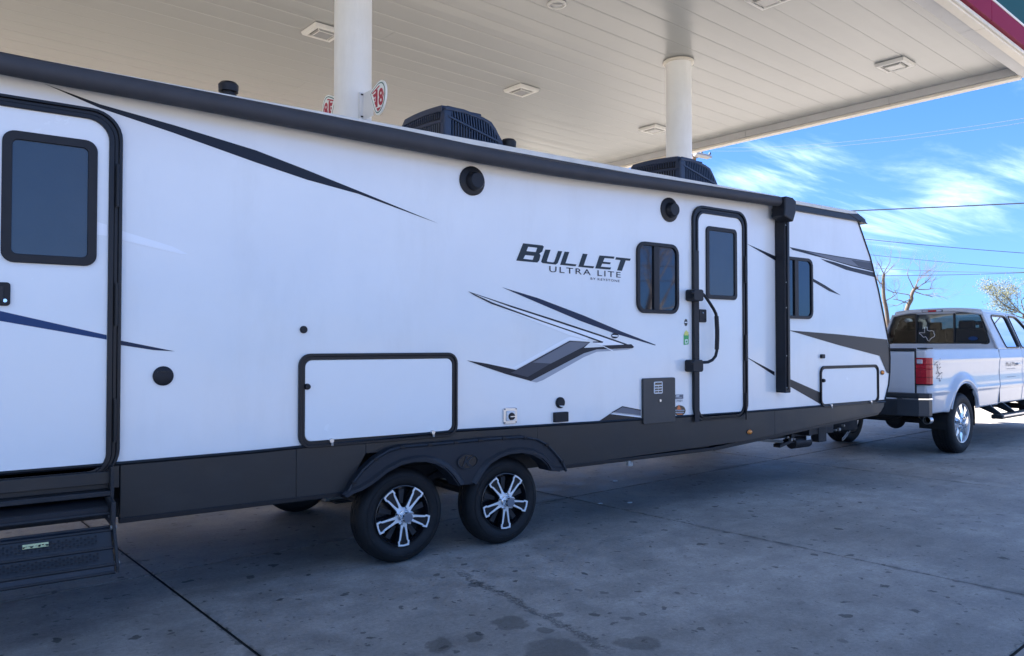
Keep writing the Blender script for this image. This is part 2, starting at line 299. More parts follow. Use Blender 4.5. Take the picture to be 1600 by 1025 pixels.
# ------------------------------------------------------------------ mesh helpers
class MB:
    def __init__(s): s.v = []; s.f = []; s.T = None
    def add(s, vs, fs):
        o = len(s.v)
        for p in vs:
            p = Vector(p)
            s.v.append(s.T @ p if s.T else p)
        s.f += [tuple(i+o for i in f) for f in fs]; return s
    def box(s, x0, x1, y0, y1, z0, z1):
        return s.add([(x0,y0,z0),(x1,y0,z0),(x1,y1,z0),(x0,y1,z0),(x0,y0,z1),(x1,y0,z1),(x1,y1,z1),(x0,y1,z1)],
              [(0,3,2,1),(4,5,6,7),(0,1,5,4),(1,2,6,5),(2,3,7,6),(3,0,4,7)])
    def obox(s, c, ax, ay, az):     # oriented box: centre + half vectors
        c = Vector(c); ax = Vector(ax); ay = Vector(ay); az = Vector(az)
        vs = [c+i*ax+j*ay+k*az for k in (-1, 1) for (i, j) in ((-1,-1),(1,-1),(1,1),(-1,1))]
        return s.add(vs, [(0,3,2,1),(4,5,6,7),(0,1,5,4),(1,2,6,5),(2,3,7,6),(3,0,4,7)])
    def prism(s, pts, a, b, ax='y'):   # pts (x,z) extruded along y from a to b ; ax 'x': pts (y,z) ; 'z': pts (x,y)
        def P(p, t): return (p[0], t, p[1]) if ax == 'y' else ((t, p[0], p[1]) if ax == 'x' else (p[0], p[1], t))
        n = len(pts)
        vs = [P(p, a) for p in pts]+[P(p, b) for p in pts]
        fs = [tuple(range(n)), tuple(range(2*n-1, n-1, -1))]+[(i, (i+1) % n, n+(i+1) % n, n+i) for i in range(n)]
        return s.add(vs, fs)
    def ring(s, o, i, a, b, ax='y'):
        def P(p, t): return (p[0], t, p[1]) if ax == 'y' else ((t, p[0], p[1]) if ax == 'x' else (p[0], p[1], t))
        n = len(o)
        vs = [P(p, a) for p in o]+[P(p, a) for p in i]+[P(p, b) for p in o]+[P(p, b) for p in i]
        fs = []
        for k in range(n):
            m = (k+1) % n
            fs += [(k, m, n+m, n+k), (2*n+k, 3*n+k, 3*n+m, 2*n+m), (k, 2*n+k, 2*n+m, m), (n+k, n+m, 3*n+m, 3*n+k)]
        return s.add(vs, fs)
    def tube(s, path, r, n=8, caps=True, closed=False):
        path = [Vector(p) for p in path]; m = len(path)
        rs = r if isinstance(r, (list, tuple)) else [r]*m
        vs = []; up = None
        for k, p in enumerate(path):
            if closed: d = path[(k+1) % m]-path[k-1]
            else: d = path[min(k+1, m-1)]-path[max(k-1, 0)]
            d.normalize()
            if up is None:
                up = Vector((0,0,1)) if abs(d.z) < .9 else Vector((1,0,0))
            a = d.cross(up); 
            if a.length < 1e-4: a = d.cross(Vector((0,1,0)))
            a.normalize(); b = a.cross(d); up = b
            for j in range(n):
                t = 2*math.pi*j/n; vs.append(p+(a*math.cos(t)+b*math.sin(t))*rs[k])
        fs = []
        for k in range(m if closed else m-1):
            k2 = (k+1) % m
            for j in range(n):
                j2 = (j+1) % n; fs.append((k*n+j, k*n+j2, k2*n+j2, k2*n+j))
        if caps and not closed: fs += [tuple(range(n-1, -1, -1)), tuple(range((m-1)*n, m*n))]
        return s.add(vs, fs)
    def lathe(s, prof, c, axis='y', n=32, closed=False):   # prof: (radius, t)
        c = Vector(c); vs = []
        for (r, t) in prof:
            for j in range(n):
                a = 2*math.pi*j/n; x, y = r*math.cos(a), r*math.sin(a)
                vs.append(c+Vector({'y': (x, t, y), 'x': (t, x, y), 'z': (x, y, t)}[axis]))
        m = len(prof); fs = []
        for k in range(m if closed else m-1):
            k2 = (k+1) % m
            for j in range(n):
                j2 = (j+1) % n; fs.append((k*n+j, k*n+j2, k2*n+j2, k2*n+j))
        if not closed:
            if prof[0][0] > 1e-5: fs.append(tuple(range(n)))
            if prof[-1][0] > 1e-5: fs.append(tuple(range((m-1)*n, m*n)))
        return s.add(vs, fs)
    def build(s, name, m, parent=None, smooth=False, bevel=0, loc=None, kind=None, label=None, seg=2, angle=35):
        me = bpy.data.meshes.new(name)
        base = Vector(loc) if loc is not None else Vector((0, 0, 0))
        me.from_pydata([tuple(p-base) for p in s.v], [], s.f)
        bm = bmesh.new(); bm.from_mesh(me)
        bmesh.ops.remove_doubles(bm, verts=bm.verts, dist=1e-6)
        bmesh.ops.recalc_face_normals(bm, faces=bm.faces); bm.to_mesh(me); bm.free()
        o = bpy.data.objects.new(name, me); COL.objects.link(o)
        me.materials.append(M[m] if isinstance(m, str) else m)
        o.location = base
        if parent is not None: put(o, parent)
        if smooth:
            for p in me.polygons: p.use_smooth = True
            md = o.modifiers.new('ws', 'EDGE_SPLIT'); md.split_angle = R(angle)
        if bevel:
            b = o.modifiers.new('bevel', 'BEVEL'); b.width = bevel; b.segments = seg; b.limit_method = 'ANGLE'; b.angle_limit = R(40)
            b.harden_normals = False
        if kind: o['kind'] = kind
        if label: o['label'] = label
        return o
WM = {}
def world_of(o):
    m = Matrix.LocRotScale(o.location, o.rotation_euler, o.scale)
    return m if o.parent is None else world_of(o.parent) @ o.matrix_parent_inverse @ m
def put(o, parent):     # keeps the child where it was built
    o.parent = parent; o.matrix_parent_inverse = world_of(parent).inverted()
def thing(name, label, cat, loc=(0,0,0), rz=0, group=None):
    o = bpy.data.objects.new(name, None); COL.objects.link(o); o.empty_display_size = .2
    o.location = loc; o.rotation_euler = (0, 0, rz); tag(o, label, cat, group); return o
def tag(o, label, cat, group=None):
    o['label'] = label; o['category'] = cat
    if group: o['group'] = group
    return o
def dup_tree(o, parent=None):
    c = o.copy(); COL.objects.link(c); c.parent = parent
    for ch in [x for x in bpy.data.objects if x.parent == o]: dup_tree(ch, c)
    return c
def rrect(x0, z0, x1, z1, r, n=6):
    pts = []
    for (cx, cz, a0) in ((x1-r, z0+r, -90), (x1-r, z1-r, 0), (x0+r, z1-r, 90), (x0+r, z0+r, 180)):
        for k in range(n+1):
            a = R(a0+90*k/n); pts.append((cx+r*math.cos(a), cz+r*math.sin(a)))
    return pts
def text_mesh(txt, size=1, bold=0, shear=0, spacing=1):
    cu = bpy.data.curves.new('t', 'FONT'); cu.body = txt; cu.size = size; cu.offset = bold; cu.shear = shear; cu.space_character = spacing; cu.resolution_u = 3
    ob = bpy.data.objects.new('t', cu); COL.objects.link(ob)
    dg = bpy.context.evaluated_depsgraph_get(); me = bpy.data.meshes.new_from_object(ob.evaluated_get(dg))
    vs = [v.co.copy() for v in me.vertices]; fs = [tuple(p.vertices) for p in me.polygons]
    bpy.data.objects.remove(ob); bpy.data.curves.remove(cu); bpy.data.meshes.remove(me)
    return vs, fs
def text_fit(name, txt, f, m, parent, bold=0, shear=0, spacing=1, label=None):
    """f(s,t) maps the unit square of the text's bounding box into the world"""
    vs, fs = text_mesh(txt, 1, bold, shear, spacing)
    x0 = min(v.x for v in vs); x1 = max(v.x for v in vs); y0 = min(v.y for v in vs); y1 = max(v.y for v in vs)
    mb = MB(); mb.add([f((v.x-x0)/(x1-x0), (v.y-y0)/(y1-y0)) for v in vs], fs)
    return mb.build(name, m, parent, label=label)

# ------------------------------------------------------------------ ground
ground = MB().add([(-900,-900,-.03),(900,-900,-.03),(900,900,-.03),(-900,900,-.03)], [(0,1,2,3)]).build('ground', 'lot_ground', kind='structure')
pav = MB().prism([tuple(pq(p, q))[:2] for p, q in ((-24,-17.5),(47,-17.5),(47,34),(-24,34))], -.029, -.012, 'z').build('forecourt_pavement', 'joint_filler', kind='structure')
qs = [5.9+4.52*k for k in range(-5, 5)]
ps = [1.69+4.22*k for k in range(-6, 11)]
for i in range(len(ps)-1):
    for j in range(len(qs)-1):
        if i > 12 and (j < 1): continue
        g = .009
        a, b_, c, d = ps[i]+g, ps[i+1]-g, qs[j]+g, qs[j+1]-g
        dz = random.uniform(-.0015, .0015)
        mb = MB(); mb.prism([tuple(pq(*t))[:2] for t in ((a,c),(b_,c),(b_,d),(a,d))], -.011, dz, 'z')
        mb.build('concrete_slab', 'concrete', pav, bevel=.005, seg=1)

# ------------------------------------------------------------------ canopy
CZ = 6.23
P0, P1, Q0, Q1 = -27.0, 14.5, 4.03, 19.6
can = thing('gas_station_canopy', 'large cream panelled canopy over the trailer with round columns and red edge', 'canopy', pq(0, 9, 0))
def cprism(mb, rect, z0, z1):
    p0, p1, q0, q1 = rect
    return mb.prism([tuple(pq(*t))[:2] for t in ((p0,q0),(p1,q0),(p1,q1),(p0,q1))], z0, z1, 'z')
q = Q0; k = 0
widths = []
while q < Q1-.01:
    w = .25 if k == 0 else .405
    widths.append((q, min(q+w, Q1))); q += w; k += 1
for (qa, qb) in widths:
    segs = [(P0, -3.2), (-3.2, 6.0), (6.0, P1)]
    if random.random() < .5: segs = [(P0, 1.4), (1.4, P1)]
    for (pa, pb) in segs:
        h0 = random.uniform(-.004, .004)
        mb = MB(); z = CZ
        # a roll-formed pan: shallow lip at each long edge
        prof = [(qa+.001, z+.02), (qa+.001, z), (qa+.02, z-.002), ((qa+qb)/2, z-.003+h0*.5), (qb-.010, z-.001+h0*.3), (qb-.001, z+.001), (qb-.001, z+.02)]
        vs = [pq(pp, qq, zz) for pp in (pa+.002, pb-.002) for (qq, zz) in prof]; n = len(prof)
        mb.add(vs, [(i_, i_+1, n+i_+1, n+i_) for i_ in range(n-1)]+[tuple(range(n)), tuple(range(2*n-1, n-1, -1)), (0, n, 2*n-1, n-1)])
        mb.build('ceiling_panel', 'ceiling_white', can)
mb = MB(); cprism(mb, (P0-.1, P1+.1, Q0-.1, Q1+.1), CZ+.026, CZ+.06); mb.build('deck', 'canopy_joint', can)
mb = MB(); cprism(mb, (P0-.35, P1+.3, Q0-.3, Q1+.3), 7.2, 7.24); mb.build('roof', 'canopy_trim', can)
ZB = 6.05
segs = [P0, -20, -13, -7, -2, 2.0, 8.0, 11.9, P1+.22]
# dropped frame round the ceiling: grey inner face, cream lip
def strip(name, m, rect, z0, z1): mb = MB(); cprism(mb, rect, z0, z1); return mb.build(name, m, can, bevel=.004, seg=1)
for a_, b_ in zip([Q0, 6.1, 9.1, 12.1, 15.6], [6.1, 9.1, 12.1, 15.6, Q1]):
    strip('edge_trim', 'canopy_trim', (P1, P1+.10, a_+.003, b_-.003), ZB+.05, CZ+.05)
    strip('edge_lip', 'canopy_cream', (P1+.03, P1+.20, a_+.002, b_-.002), ZB, ZB+.046)
    strip('red_fascia', 'fascia_red', (P1+.205, P1+.26, a_-.15, b_-.155), ZB+.08, ZB+.52)
    strip('green_fascia', 'fascia_green', (P1+.205, P1+.25, a_-.15, b_-.155), ZB+.56, ZB+1.15)
for a_, b_ in zip(segs[:-1], segs[1:]):
    strip('edge_trim', 'canopy_trim', (a_+.002, b_-.002, Q0-.20, Q0-.002), ZB+.03, CZ+.05)
    strip('edge_lip', 'canopy_cream', (a_+.003, b_-.003, Q0-.33, Q0-.205), ZB, ZB+.046)
    strip('lower_bead', 'lamp_housing', (a_+.003, b_-.003, Q0-.37, Q0-.333), ZB+.03, ZB+.075)
    strip('red_fascia', 'fascia_red', (a_+.006, b_-.006, Q0-.42, Q0-.34), ZB+.08, ZB+.37)
    strip('upper_bead', 'lamp_housing', (a_+.003, b_-.003, Q0-.425, Q0-.36), ZB+.375, ZB+.41)
    strip('green_fascia', 'fascia_green', (a_+.006, b_-.006, Q0-.42, Q0-.36), ZB+.415, ZB+1.15)
    strip('red_fascia', 'fascia_red', (a_+.006, b_-.006, Q1+.34, Q1+.40), ZB+.08, ZB+.50)
    strip('green_fascia', 'fascia_green', (a_+.006, b_-.006, Q1+.34, Q1+.40), ZB+.505, ZB+1.15)
    strip('edge_lip', 'canopy_cream', (a_+.003, b_-.003, Q1+.01, Q1+.33), ZB, ZB+.046)
for pc in (-19.4, -13.5, -7.6, -1.69, 4.206, 10.101):
    c = pq(pc, 7.55, 0)
    col = MB().lathe([(.205, .02), (.205, CZ-.01)], c, 'z', 48).build('column', 'column_paint', can, smooth=True, loc=c)
    MB().lathe([(.235, CZ-.05), (.245, CZ-.045), (.245, CZ-.012), (.206, CZ-.012), (.206, CZ-.05)], c, 'z', 40, closed=True).build('collar', 'canopy_cream', col, smooth=True)
    MB().box(c.x-.32, c.x+.32, c.y-.32, c.y+.32, -.005, .02).build('base_plate', 'dark_steel', col, bevel=.005)
# lights
def canopy_light(p, q, label):
    c = pq(p, q, CZ); t = thing('canopy_light', label, 'ceiling light', c, TH, 'square lights set in the canopy ceiling')
    def loc(x, y, z): return Matrix.Rotation(TH, 4, 'Z') @ Vector((x, y, 0)) + Vector((c.x, c.y, CZ+z))
    def frus(mb, a, za, b, zb):
        vs = [loc(x*a, y*a, za) for x, y in ((-1,-1),(1,-1),(1,1),(-1,1))]+[loc(x*b, y*b, zb) for x, y in ((-1,-1),(1,-1),(1,1),(-1,1))]
        mb.add(vs, [(0,1,2,3),(7,6,5,4)]+[(i, (i+1) % 4, 4+(i+1) % 4, 4+i) for i in range(4)])
    mb = MB()
    o = [loc(x*.235, y*.235, -.01) for x, y in ((-1,-1),(1,-1),(1,1),(-1,1))]; o2 = [loc(x*.215, y*.215, -.055) for x, y in ((-1,-1),(1,-1),(1,1),(-1,1))]
    i1 = [loc(x*.165, y*.165, -.06) for x, y in ((-1,-1),(1,-1),(1,1),(-1,1))]; i2 = [loc(x*.16, y*.16, -.03) for x, y in ((-1,-1),(1,-1),(1,1),(-1,1))]
    vs = o+o2+i1+i2; fs = []
    for a in range(3):
        for i in range(4): fs.append((a*4+i, a*4+(i+1) % 4, a*4+4+(i+1) % 4, a*4+4+i))
    fs.append((0,1,2,3)); fs.append((12,13,14,15)); mb.add(vs, fs)
    fr = mb.build('housing', 'lamp_housing', t)
    mb = MB(); frus(mb, .159, -.034, .1585, -.036); mb.build('recess', 'lamp_recess', t)
    mb = MB(); frus(mb, .135, -.037, .118, -.072); mb.build('lens', 'lamp_lens', t, bevel=.004, seg=1)
    e_ = [loc(x*.118, y*.118, -.074) for x, y in ((-1,-1),(1,-1),(1,1),(-1,1))]
    MB().tube(e_, .006, 5, closed=True).build('lens_rim', 'lamp_housing', t)
    for i in range(4):
        a = loc(*[(-.158,-.158),(.158,-.158),(.158,.158),(-.158,.158)][i], -.05); b = loc(*[(-.118,-.118),(.118,-.118),(.118,.118),(-.118,.118)][i], -.074)
        MB().tube([a, b], .006, 5).build('rib', 'lamp_housing', t)
for p, q, lb in ((5.19, 10.2, 'square ceiling light half hidden behind the nearer white column'), (9.08, 10.22, 'square ceiling light between the two columns, left of the middle'),
                 (12.85, 10.25, 'small far square ceiling light just left of the farther column'), (12.84, 5.3, 'square ceiling light at right, nearest the canopy corner'),
                 (9.1, 5.36, 'square ceiling light cut by the top edge of the photo')):
    canopy_light(p, q, lb)
c = pq(7.138, 7.322, CZ)
t = thing('round_ceiling_lamp', 'small round recessed ceiling fitting at the top edge between the columns', 'ceiling light', c)
MB().lathe([(.13, -.01), (.125, -.03), (.10, -.035), (.095, -.02)], c, 'z', 32).build('trim_ring', 'lamp_housing', t, smooth=True)
MB().lathe([(.09, -.021), (.06, -.03), (.0, -.034)], c, 'z', 32).build('lens', 'lamp_lens', t, smooth=True)

# column signs : shield with number 18
def column_sign(side, label):
    cc = pq(4.206, 7.55, 0); zc = 4.265 if side < 0 else 4.40
    # s runs outward from the column (along q), t up
    d = pq(0, side, 0); nrm_ = pq(-1, 0, 0)       # faces -p
    def F(s, t, off=0): return Vector((cc.x, cc.y, zc+t)) + d*s + nrm_*off
    root = thing('column_sign', label, 'sign', (cc.x+d.x*.45, cc.y+d.y*.45, zc-.3), 0, 'shield signs bracketed to the nearer canopy column')
    # bracket: plate on the column, arm
    mb = MB(); mb.obox(F(.216, -.03), d*.012, Vector((0,0,.155)), nrm_*.045); mb.obox(F(.33, -.03), d*.11, Vector((0,0,.145)), nrm_*.004)
    br = mb.build('bracket', 'white_plastic', root, bevel=.003)
    for tt in (-.14, .10):
        p = F(.2, tt); MB().obox(F(.228, tt), d*.006, Vector((0,0,.008)), nrm_*.03).build('bolt', 'dark_steel', root)
    # shield outline, from the photo: flat sloping top-left, round right, point at bottom
    pts = [(-.175,.085),(-.10,.125),(0,.165),(.06,.17),(.115,.15),(.155,.09),(.165,.01),(.15,-.07),(.11,-.14),(.06,-.185),(.01,-.205),(-.04,-.195),(-.08,-.15),(-.12,-.06),(-.16,.02),(-.18,.06)]
    # smooth the outline (Chaikin)
    def chk(ps_, k=1):
        for _ in range(k):
            n_ = []
            for i in range(len(ps_)):
                a, b = ps_[i], ps_[(i+1) % len(ps_)]
                n_ += [(a[0]*.75+b[0]*.25, a[1]*.75+b[1]*.25), (a[0]*.25+b[0]*.75, a[1]*.25+b[1]*.75)]
            ps_ = n_
        return ps_
    out_ = chk(pts, 2); ox = .55
    def plate(name, sc, m, off, th=.004, shape=None):
        src = [(x*.92, y*.92) for x, y in (shape or [(x*sc, (y+.01)*sc-.01) for x, y in out_])]
        mb = MB(); n = len(src)
        for fc in (1, -1):      # both faces carry the print
            vs = [F(ox+x, y, fc*off) for x, y in src]+[F(ox+x, y, fc*(off-th)) for x, y in src]
            mb.add(vs, [tuple(range(n)), tuple(range(2*n-1, n-1, -1))]+[(i, (i+1) % n, n+(i+1) % n, n+i) for i in range(n)])
        return mb.build(name, m, root)
    plate('shield_plate', 1.04, 'sign_white', .008, .007)
    plate('green_border', .93, 'sign_green', .0092, .001)
    plate('white_field', .86, 'sign_white', .0104, .001)
    # red wing bars
    bars = [[(-.135,.072),(.02,.125),(.045,.115),(-.12,.055)], [(-.115,.045),(-.02,.06),(-.045,.02),(-.085,.005)], [(-.09,-.01),(-.06,0),(-.06,-.035),(-.08,-.035)],
            [(-.075,-.05),(-.045,-.04),(-.045,-.085),(-.06,-.085)], [(-.03,-.13),(.07,-.13),(.03,-.16),(-.005,-.17)], [(.125,.04),(.135,0),(.125,-.04),(.115,0)]]
    for bshape in bars: plate('red_bar', 1, 'sign_red', .0112, .0006, bshape)
    for fc in (1, -1):
        sgn = side if True else 1
        for ch, s0, s1 in (('1', -.05, -.005), ('8', .015, .115)):
            def f(s, t, s0=s0, s1=s1, fc=fc): 
                s2 = s if fc*side < 0 or True else 1-s
                return F(ox+(s0+(s1-s0)*s2)*.92, (-.115+.20*t)*.92, fc*.0122)
            text_fit('number_%s' % ('one' if ch == '1' else 'eight'), ch, f, 'sign_red', root, bold=.035)
column_sign(-1, 'red and white shield sign numbered 18 on the right of the nearer column')
column_sign(1, 'shield sign mostly hidden behind the left of the nearer column')

# ------------------------------------------------------------------ the trailer
TY = 5.2; TY2 = 7.62
tr = thing('travel_trailer', 'long white travel trailer with dark skirt, black awning and streak graphics parked under the canopy', 'trailer', (3.2, 6.4, 0))
trim_px = [(186.5,722.5),(400,704),(715,671.5),(933,658.5),(1163,643),(1280,633.5),(1382,627)]
trim = [(PY(u, v, TY).x, PY(u, v, TY).z) for u, v in trim_px]
trim = [(-1.25, .94)] + trim
front = [(9.61,.95),(9.70,1.13),(9.735,1.30),(9.745,1.49),(9.72,1.677),(9.625,1.951),(9.483,2.34),(9.295,2.752),(9.03,3.166),(8.99,3.215)]
outline = trim[:-1] + front + [(7.7, 3.235), (-1.1, 3.235), (-1.25, 3.1)]
MB().prism(outline, TY, TY2).build('wall', 'white_gelcoat', tr)
# roof
rp = [(TY-.005, 3.237), (TY-.005, 3.285), (5.6, 3.33), (6.42, 3.37), (7.2, 3.33), (TY2+.005, 3.285), (TY2+.005, 3.237)]
roof = MB().prism(rp, -1.12, 9.02, 'x').build('roof', 'cream_rail', tr)
MB().box(7.42, 9.08, TY-.03, TY-.006, 3.175, 3.245).build('roof_trim', 'black_trim', tr, bevel=.004)
MB().box(7.42, 8.95, TY-.034, TY-.006, 3.248, 3.29).build('gutter_rail', 'cream_rail', tr, bevel=.004)
MB().box(-1.1, 7.40, TY-.03, TY-.006, 3.25, 3.305).build('gutter_rail', 'cream_rail', tr, bevel=.004)
mb = MB(); mb.prism([(8.75,3.25),(8.98,3.27),(9.14,3.215),(9.17,3.155),(9.02,3.17)], TY-.035, TY+.35); mb.build('cap_spoiler', 'black_trim', tr, bevel=.006)
mb = MB(); mb.prism([(9.0,3.175),(9.08,3.195),(9.17,3.155),(9.02,3.165)], TY-.05, TY-.028); mb.build('gutter_spout', 'black_trim', tr)
# dark bead up the nose corner
MB().tube([(x+.004, TY-.004, z) for x, z in front], .011, 6).build('corner_bead', 'black_trim', tr, smooth=True)
# trim bead over the skirt
MB().tube([(x, TY-.008, z-.006) for x, z in trim], .013, 6).build('trim_bead', 'black_trim', tr, smooth=True)
SKO = TY-.012
def skirt(pts, split=None): return MB().prism(pts, SKO, SKO+.02).build('skirt_panel', 'skirt_brown', tr, bevel=.003, seg=1)
def trz(x):
    for (a, za), (b, zb) in zip(trim[:-1], trim[1:]):
        if a <= x <= b: return za+(zb-za)*(x-a)/(b-a)-.012
    return trim[-1][1]-.012
def skp(xs, zb): return [(x, zb(x)) for x in xs]+[(x, trz(x)) for x in reversed(xs)]
sb_ = lambda x: .60 if x < 6.3 else .60+(x-6.3)/(9.5-6.3)*.20
skirt([(-1.25,.60),(-.06,.60),(-.06,.79),(.80,.79),(.80,trz(.80)),(-1.25,trz(-1))])
skirt(skp([.804, 1.626, 1.9], sb_)); skirt(skp([1.901, 2.1, 2.26, 2.42], lambda x: .60 if x < 2.27 else .86))
skirt(skp([2.421, 3.2, 4.0], lambda x: .86)); skirt(skp([4.001, 4.2, 4.25, 4.69, 6.8, 7.3], lambda x: .80 if x < 4.1 else sb_(x)))
skirt(skp([7.302, 8.16, 9.0, 9.50, 9.58], lambda x: sb_(min(x, 9.5)) if x < 9.55 else .87))
for a_, b_ in ((.80, 2.25), (4.3, 6.3)):
    MB().prism([(a_, .572), (b_, .572), (b_, .604), (a_, .604)], SKO-.006, SKO+.05).build('skirt_lip', 'black_trim', tr, bevel=.003)
MB().prism([(6.3,.565),(9.45,.765),(9.5,.80),(6.3,.604)], SKO+.01, SKO+.08).build('skirt_lip', 'black_trim', tr)
MB().prism([(-1.25,.6),(2.0,.6),(2.3,.86),(4.05,.86),(4.3,.6),(9.3,.6),(9.55,.92),(-1.25,.92)], TY2-.02, TY2+.01).build('skirt_panel', 'skirt_brown', tr)
# underbelly and chassis
mb = MB(); mb.box(-1.2, 2.1, 5.55, 7.5, .66, .93).box(2.1, 4.25, 5.6, 7.2, .66, .93).box(4.25, 9.3, 5.5, 7.5, .66, .93); mb.box(-1.2, 9.3, 5.22, 5.6, .90, .935); mb.build('underbelly', 'dark_under', tr)
for yy in (5.78, 7.05): MB().box(-1.2, 9.35, yy-.03, yy+.03, .50, .70).build('chassis_rail', 'dark_steel', tr)
for xx in (.95, 5.3, 6.6, 8.3): MB().box(xx-.03, xx+.03, 5.4, 7.4, .56, .66).build('cross_member', 'dark_steel', tr)
# steel A-frame to the truck
for s in (-1, 1):
    MB().tube([(8.6, 6.42+s*.62, .60), (10.75, 6.42+s*.05, .57)], .05, 4).build('tongue_beam', 'dark_steel', tr)
MB().lathe([(.0, .0), (.07, .0), (.07, .12), (.045, .16), (.0, .16)], (10.8, 6.42, .53), 'z', 20).build('coupler', 'dark_steel', tr, smooth=True)
MB().lathe([(.035, .45), (.035, .95), (.05, .95), (.05, 1.1), (0, 1.1)], (10.35, 6.42, 0), 'z', 16).build('tongue_jack', 'dark_steel', tr, smooth=True)
for s in (-1, 1):
    MB().lathe([(.0, .72), (.12, .73), (.155, .82), (.155, 1.12), (.12, 1.22), (.04, 1.25), (.04, 1.3), (0, 1.3)], (10.0, 6.42+s*.18, 0), 'z', 24).build('propane_tank', 'white_plastic', tr, smooth=True)

# decals on the side wall ------------------------------------------------
def W2(u, v, y=TY): p = PY(u, v, y); return (p.x, p.z)
dl = [0]
def decal(pts, m, name='stripe_decal', lift=.0016, th=.001, raw=False, label=None, parent=None):
    P = pts if raw else [W2(*t) for t in pts]
    return MB().prism(P, TY-lift-th, TY-lift).build(name, m, parent or tr, label=label)
decal([(69.5,131),(156,163),(273,196),(400,235),(480,266),(562,299),(684,349),(560,303),(480,281),(400,254),(269,207),(156,169)], 'decal_dark', label='long dark tapering streak across the upper rear wall')
decal([(190,360.7),(269,385),(293.5,397),(281,396.6),(190,375)], 'white_stripe')
decal([(188,532),(273.5,549),(240,547),(188,539)], 'decal_navy')
# swoosh group (coordinates of the photo enlarged five times)
def s5(pts): return [(720+x/5, 440+y/5) for x, y in pts]
decal(s5([(320,44),(600,128),(960,265),(1250,388),(1520,493),(1518,499),(1200,405),(930,306),(600,165)]), 'decal_navy', label='navy streak above the grey swoosh')
# soft grey drop tone, then dark, grey bands
decal(s5([(540,777),(960,560),(1060,530),(1340,522),(1300,532),(1060,548),(960,590),(640,770),(590,788)]), 'decal_soft')
decal(s5([(45,615),(200,640),(430,690),(850,462),(1010,472),(960,518),(1340,497),(1350,515),(1320,521),(1060,530),(960,560),(545,777),(350,722),(150,655)]), 'decal_dark', lift=.0026, label='dark angular swoosh below the lettering')
decal(s5([(435,693),(852,468),(1005,476),(950,512),(700,640),(520,745),(390,712)]), 'decal_midgrey', lift=.0036)
decal(s5([(560,632),(852,470),(1000,477),(950,512),(700,640)]), 'decal_grey', lift=.0046)
decal(s5([(200,640),(425,684),(845,458),(1010,468),(860,432),(830,437),(410,668),(340,655)]), 'white_stripe', lift=.0036)
# the two thin black lines and the white between them
decal(s5([(100,95),(750,320),(1180,455),(1310,492),(1100,498),(1030,478),(1110,475),(800,362),(400,215)]), 'white_stripe')
decal(s5([(55,76),(400,190),(750,302),(1100,418),(1345,505),(1335,512),(1090,428),(740,312),(390,200),(110,98)]), 'decal_dark', lift=.0026)
decal(s5([(55,76),(250,165),(640,308),(900,395),(1112,470),(1105,478),(1030,476),(1030,468),(1075,468),(890,402),(635,315),(240,175),(100,105)]), 'decal_dark', lift=.0036)
decal(s5([(1105,500),(1330,489),(1350,508),(1340,520),(1170,522)]), 'decal_dark', lift=.0036)
decal(s5([(240,175),(635,315),(890,402),(1000,440),(985,456),(840,415),(600,322)]), 'white_stripe', lift=.0016)
decal(s5([(1085,495),(1115,505),(1190,540),(1180,543)]), 'white_stripe', lift=.0052)
def ell(u, v, ru, rv, n=20): return [(u+ru*math.cos(2*math.pi*k/n), v+rv*math.sin(2*math.pi*k/n)) for k in range(n)]
decal(ell(960.2, 524.5, 5.6, 4.2), 'decal_dark', 'oval_badge', lift=.005); decal([(956,523.5),(964.5,524),(964.5,526),(956,525.5)], 'white_stripe', 'badge_print', lift=.0062)
# poly decal beside the control box
decal([(935,658.4),(955,645),(1001,649.5),(1001,656.5)], 'decal_brown'); decal([(955.4,644),(972,634.7),(1001,640.6),(1001,649)], 'decal_grey', lift=.0018)
decal([(957,645.6),(1001,650),(1001,652.4),(953,646.8)], 'white_stripe', lift=.0028)
decal([(955,644.6),(972,634.5),(1001,640.2),(1001,641.6),(972,636),(957,645)], 'decal_dark', lift=.0032)
# nose graphics
def c9(pts): return [(1230+x/8.54, 380+y/8.54) for x, y in pts]
decal(c9([(30,52),(350,118),(700,178),(1115,242),(1145,378),(860,310),(560,220),(350,165),(70,90)]), 'decal_dark', label='long grey and black wedge on the nose')
decal(c9([(250,110),(700,190),(1117,252),(1138,358),(860,296),(560,212)]), 'decal_grey', lift=.0026)
decal(c9([(850,222),(1117,262),(1138,356),(950,310)]), 'decal_midgrey', lift=.0036)
decal(c9([(440,205),(700,272),(1150,385),(1172,455),(780,355),(520,250)]), 'decal_dark')
decal(c9([(560,222),(860,312),(1145,380),(1150,388),(860,325),(640,256)]), 'white_stripe', lift=.0026)
decal([(1166,380.5),(1210.5,400),(1211,407)], 'decal_dark', 'stripe_decal')
decal(c9([(322,460),(500,560),(712,695),(560,640),(322,500)]), 'decal_dark')
# brown wedge to the nose
decal([(1231.5,516),(1311,522.5),(1386,530.5),(1390,558),(1389,584),(1385,582),(1374,556),(1311,539.5),(1267,526.5)], 'decal_brown', lift=.003, label='broad brown wedge running to the nose')
decal([(1163,556),(1210,581),(1210,587)], 'decal_dark'); decal([(1229,590),(1281,613),(1281,631),(1229,601)], 'decal_brown')

